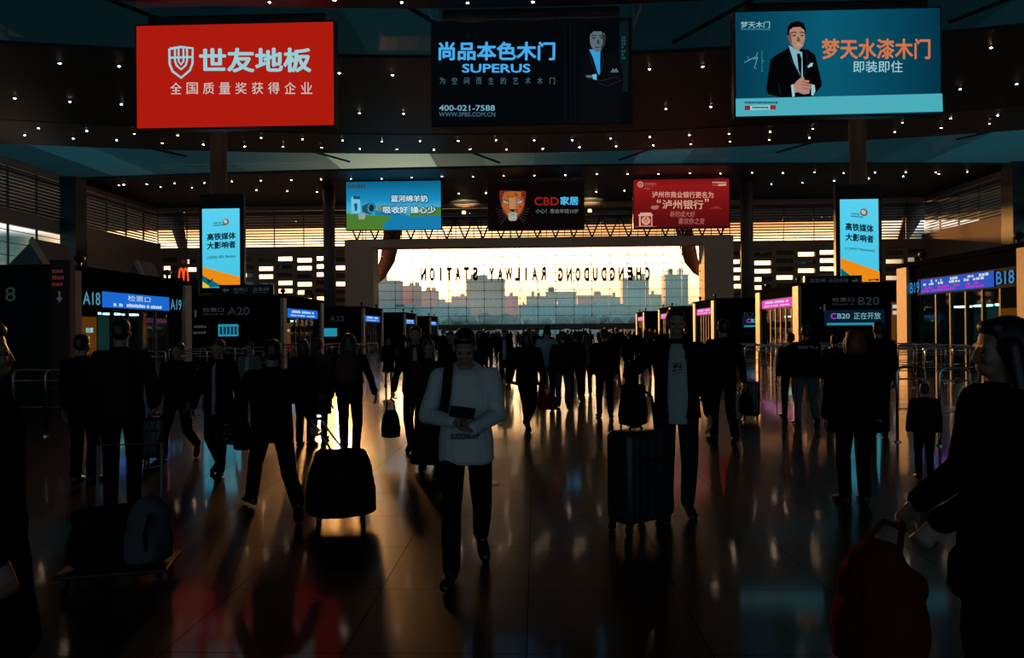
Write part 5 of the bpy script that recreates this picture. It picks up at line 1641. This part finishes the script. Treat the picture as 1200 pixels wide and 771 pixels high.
big = suitcase('large dark blue suitcase in front of the man in the printed tee', 744, 6.0, .43, .28, .80, 38, M_shell, pull=.16)
bl = big.location
b = soft_bag('carry_bag', 'black crumpled bag riding on top of the large dark blue suitcase', 'bag', (bl.x - .02, bl.y, .832), .24, .20, .33, M_bagk, 20, top=.9, vs=.010)
MB().tube([(.10, .05, .30), (.18, .02, .22), (.20, 0, -.05), (.205, 0, -.30), (.20, 0, -.50)], .012).build('hanging_strap', M_bagk, b)
suitcase('small black suitcase beside the walking man in the black jacket at left', 181, 9.05, .29, .22, .58, 12, M_shellb, pull=.28)
suitcase('small black suitcase with a gold lit edge on the right half of the floor', 879, 13.2, .30, .22, .68, -14, M_shellb, pull=.0)
p = ground(857, 487)
soft_bag('plastic_bag', 'pale tied plastic bag standing against the small black suitcase at right', 'bag', (p.x - .05, 13.3, 0), .20, .16, .46, M_plast, top=.3, handle=(.05, .1))
p = ground(398, 613)
t = soft_bag('trolley_bag', 'bulky soft black trolley bag dragged behind the striding large man', 'bag', (p.x, 6.25, .05), .58, .40, .56, M_bagk, 12, top=.75, vs=.012)
for s in (-1, 1):
    MB().cyl((s * .16, -.08, 0), (s * .20, -.08, 0), .055, n=16).build('wheel', M_rub, t)
tm = P['trolley_man']; hnd = wpt(tm, -.31, .36, .90)
Mi = Matrix.Rotation(-R(12), 3, 'Z')
q = Mi @ (hnd - Vector((p.x, 6.25, .05)))
for s in (-1, 1):
    MB().cyl((s * .05, .05, .50), (q.x + s * .04, q.y, q.z - .01), .009, n=8).build('handle_tube', M_alu, t)
MB().cyl((q.x - .06, q.y, q.z), (q.x + .06, q.y, q.z), .014, n=10).build('pull_grip', M_rub, t)

# backpack worn by the slim woman
bw = P['backpack_woman']
q = wpt(bw, 0, .205, 1.05)
bp = MB().loft([((0, 0, 0), .10, .055), ((0, 0, .03), .145, .085), ((0, 0, .2), .155, .095), ((0, 0, .33), .135, .08), ((0, 0, .385), .08, .045)], n=20)
o = vox(bp, 'backpack', M_bagp, None, .012, 2, .012); tag(o, 'rosy backpack on the back of the slim woman in black leggings', 'backpack'); o.location = q; o.rotation_euler.z = bw.rotation_euler.z
MB().rbox((0, .09, .13), (.2, .03, .16), .02).build('front_pocket', M_bagp, o)
MB().tube([(-.03, 0, .38), (-.02, 0, .42), (.02, 0, .42), (.03, 0, .38)], .008).build('grab_handle', M_bagk, o)
for s in (-1, 1): MB().tube([(s * .07, -.05, .36), (s * .095, -.12, .385), (s * .10, -.22, .385), (s * .11, -.33, .30), (s * .13, -.345, .12), (s * .16, -.26, .0)], .014).build('shoulder_strap', M_bagp, o)

def carried(o, xyz, label, W, D, H, m, hdl, name='handbag', cat='bag', rz=0, **kw):
    q = wpt(o, *xyz)
    return soft_bag(name, label, cat, (q.x, q.y, q.z - H - hdl), W, D, H, m, math.degrees(o.rotation_euler.z) + rz, handle=(W * .22, hdl), **kw)
carried(P['suit_man'], (-.335, -.08, .75), 'dark rounded handbag hanging from the hand of the suited man', .25, .17, .36, M_bagk, .14, top=.6)
carried(P['lapel_man'], (.325, -.03, .76), 'black bag hanging from the hand of the man with the pale collar', .20, .14, .33, M_bagk, .06)
carried(P['puffy'], (-.35, -.06, .72), 'red cloth bag held by the person in the dark padded jacket', .34, .14, .26, M_bagr, .10)
carried(P['rear_jacket'], (-.32, .02, .77), 'small dark bag in the hand of the man behind the big suitcase man', .22, .14, .28, M_bagk, .08)
q = wpt(P['trolley_man'], .30, -.16, .93)
tmb = soft_bag('hand_bag', 'dark pouch with blue flecks held by the striding large man', 'bag', (q.x, q.y, q.z - .27), .22, .12, .25, M_navyb if 'M_navyb' in globals() else C_navy, -20, handle=(.05, .05))
led_rows(tmb, -.06, .06, [.06, .10, .14, .18], .012, -.075, cloth('pale blue fleck', (.14, .20, .26)), Matrix.Identity(3), 3, 'printed_flecks', .04, .8)

# the phone and shoulder bag of the reader in front
ph = P['phone']
q = wpt(ph, -.005, -.415, 1.165)
o = MB().rbox((0, 0, 0), (.155, .010, .078), .005).build('smartphone', M_rub, smooth=False)
tag(o, 'black smartphone held in both hands by the person in the white hooded sweatshirt', 'phone'); o.location = q; o.rotation_euler = (R(-35), R(8), ph.rotation_euler.z)
MB().b2(-.072, .072, .0052, .006, -.035, .035).build('screen', emit('dim phone screen', (34, 40, 46)), o)
MB().ell((.06, -.006, .025), (.008, .003, .008)).build('camera_lens', M_eye, o)
q = wpt(ph, -.20, .20, .92)
o = soft_bag('shoulder_bag', 'dark shoulder bag slung behind the person in the white hooded sweatshirt', 'bag', q, .26, .12, .26, M_bagk, math.degrees(ph.rotation_euler.z))
kk = ph['scale_k']
pts = [(-.25, .14, 1.10), (-.17, .155, 1.30), (-.125, .10, 1.455), (-.112, .03, 1.492), (-.112, -.06, 1.468), (-.118, -.142, 1.38), (-.125, -.165, 1.28), (-.14, -.172, 1.17), (-.165, -.165, 1.08)]
sp = []
for a in pts: sp.append(Matrix.Rotation(-ph.rotation_euler.z, 3, 'Z') @ (wpt(ph, *a) - q))
secs = []
for i, a in enumerate(sp):
    dd = (sp[min(i + 1, len(sp) - 1)] - sp[max(i - 1, 0)]).normalized(); xx = Vector((1, .1, 0)); xx = (xx - dd * xx.dot(dd)).normalized()
    secs.append((a, .030, .008, tuple(xx), tuple(dd.cross(xx))))
MB().loft(secs, n=10).build('strap', M_bagk, o, smooth=True)

# bundle on a luggage trolley, low at left
p = ground(128, 688)
t = thing('luggage_trolley', 'low folding trolley loaded with a dark bag at the lower left', 'trolley', (p.x, 4.75, 0), R(14))
MB().rbox((0, 0, .10), (.66, .42, .03), .012).build('deck', M_rub, t)
MB().tube([(-.2, .2, .1), (-.2, .24, .85), (.2, .24, .85), (.2, .2, .1)], .013).build('push_handle', M_alu, t)
for sx in (-1, 1):
    for sy in (-1, 1): MB().cyl((sx * .27 - .015, sy * .16, .045), (sx * .27 + .015, sy * .16, .045), .045, n=14).build('wheel', M_rub, t)
o = soft_bag('duffel_bag', 'dark duffel bag lying on the low trolley at the lower left', 'bag', (p.x, 4.75, .115), .62, .38, .36, M_bagk, 14, top=.9, folds=.05)
q = Vector((p.x + .24, 4.66, .16))
o = soft_bag('padded_jacket', 'pale grey padded jacket folded over the duffel bag at the lower left', 'jacket', q, .28, .26, .40, M_pale, 30, top=.55, folds=.06)
MB().tube([(-.02, -.135, .05), (-.03, -.14, .2), (.0, -.125, .32)], .012).build('dark_strap', M_bagk, o)

# orange cloth bag held by the person at the right edge
re_ = P['right_edge']
ql = wpt(re_, -.06, -.33, .90)
o = soft_bag('cloth_bag', 'slack orange red cloth bag hanging in the hands of the person in navy', 'bag', (ql.x - .10, ql.y, .34), .33, .24, .46, M_orange, -40, top=.45, folds=.07, vs=.009)
qh = Matrix.Rotation(R(40), 3, 'Z') @ (ql - Vector((ql.x - .10, ql.y, .34)))
MB().tube([(-.06, 0, .43), (qh.x * .5 - .03, qh.y * .5, .53), tuple(qh), (qh.x * .5 + .03, qh.y * .5 + .02, .53), (.07, .0, .43)], .012).build('handle', M_orange, o)

# flush steel floor marker
p = ground(573, 567)
t = thing('floor_marker', 'round flush steel floor marker with a tiny green light, right of the phone reader', 'floor light', (p.x, p.y, 0))
MB().loft([((0, 0, 0), .118, .118), ((0, 0, .006), .114, .114), ((0, 0, .0065), .085, .085), ((0, 0, .003), .08, .08)], n=40).build('ring', mat('matte marker ring', (.62, .56, .5), .6), t, smooth=False)
MB().loft([((0, 0, .002), .078, .078), ((0, 0, .005), .070, .070)], n=32).build('plate', mat('dark marker plate', (.03, .03, .03), .3), t)
MB().loft([((0, 0, .005), .012, .012), ((0, 0, .0075), .010, .010)], n=14).build('lens', emit('green marker light', (60, 150, 80)), t)

# steel lane barriers in front of the gates
bproto = {}
def barrier(x, y, rz, w, label, group):
    if w not in bproto:
        t = thing('lane_barrier', label, 'barrier', (x, y, 0), R(rz), group)
        h = 1.05; r = .10
        pts = [(-w / 2, 0, .02), (-w / 2, 0, h - r)] + [(-w / 2 + r - r * math.cos(a), 0, h - r + r * math.sin(a)) for a in (R(30), R(60))] + [(-w / 2 + r, 0, h), (w / 2 - r, 0, h)] + \
              [(w / 2 - r + r * math.sin(a), 0, h - r + r * math.cos(a)) for a in (R(30), R(60))] + [(w / 2, 0, h - r), (w / 2, 0, .02)]
        MB().tube(pts, .021, 10).build('frame', M_steel, t, smooth=True)
        for z in (.88, .46): MB().cyl((-w / 2, 0, z), (w / 2, 0, z), .013, n=8).build('rail', M_steel, t, smooth=True)
        for s in (-1, 1): MB().cyl((s * w / 2, 0, 0), (s * w / 2, 0, .02), .05, n=16).build('foot', M_steel, t)
        bproto[w] = t
    else:
        t = copy_tree(bproto[w]); t.location = (x, y, 0); t.rotation_euler.z = R(rz); t['label'] = label; t['group'] = group
for a, dd, rz, w, lab in ((1067, 10.6, 8, .42, 'short steel barrier beside the small child, nearest at right'), (1118, 10.2, 4, .42, 'short steel barrier behind the navy jacket person at right')):
    p = at(a, 400, dd); barrier(p.x, dd, rz, w, lab, 'short steel barriers at right')
for y in (20.0, 21.6, 23.2, 24.8, 26.4, 28.0):
    for x in (7.6, 9.3, 11.0, 12.6):
        barrier(x, y, 0, 1.4, 'steel lane barrier in the rows before the B18 gate house', 'lane barriers before the B18 gates')
for y in (23.5, 26.5, 29.0):
    for x in (-12.6, -10.9):
        barrier(x, y, 0, 1.4, 'steel lane barrier in the rows before the A18 gate house', 'lane barriers before the A18 gates')
for y in (34.0, 36.0, 38.0):
    for x in (-11.8, -10.1, -8.4):
        barrier(x, y, 0, 1.4, 'steel lane barrier in the rows before the A20 gate house', 'lane barriers before the A20 gates')
for a, dd in ((66, 11.5), (104, 11.5)):
    p = at(a, 400, dd); barrier(p.x, dd, 0, 1.4, 'long steel barrier behind the two backs at the far left', 'long steel barriers at far left')
finish_voxels()
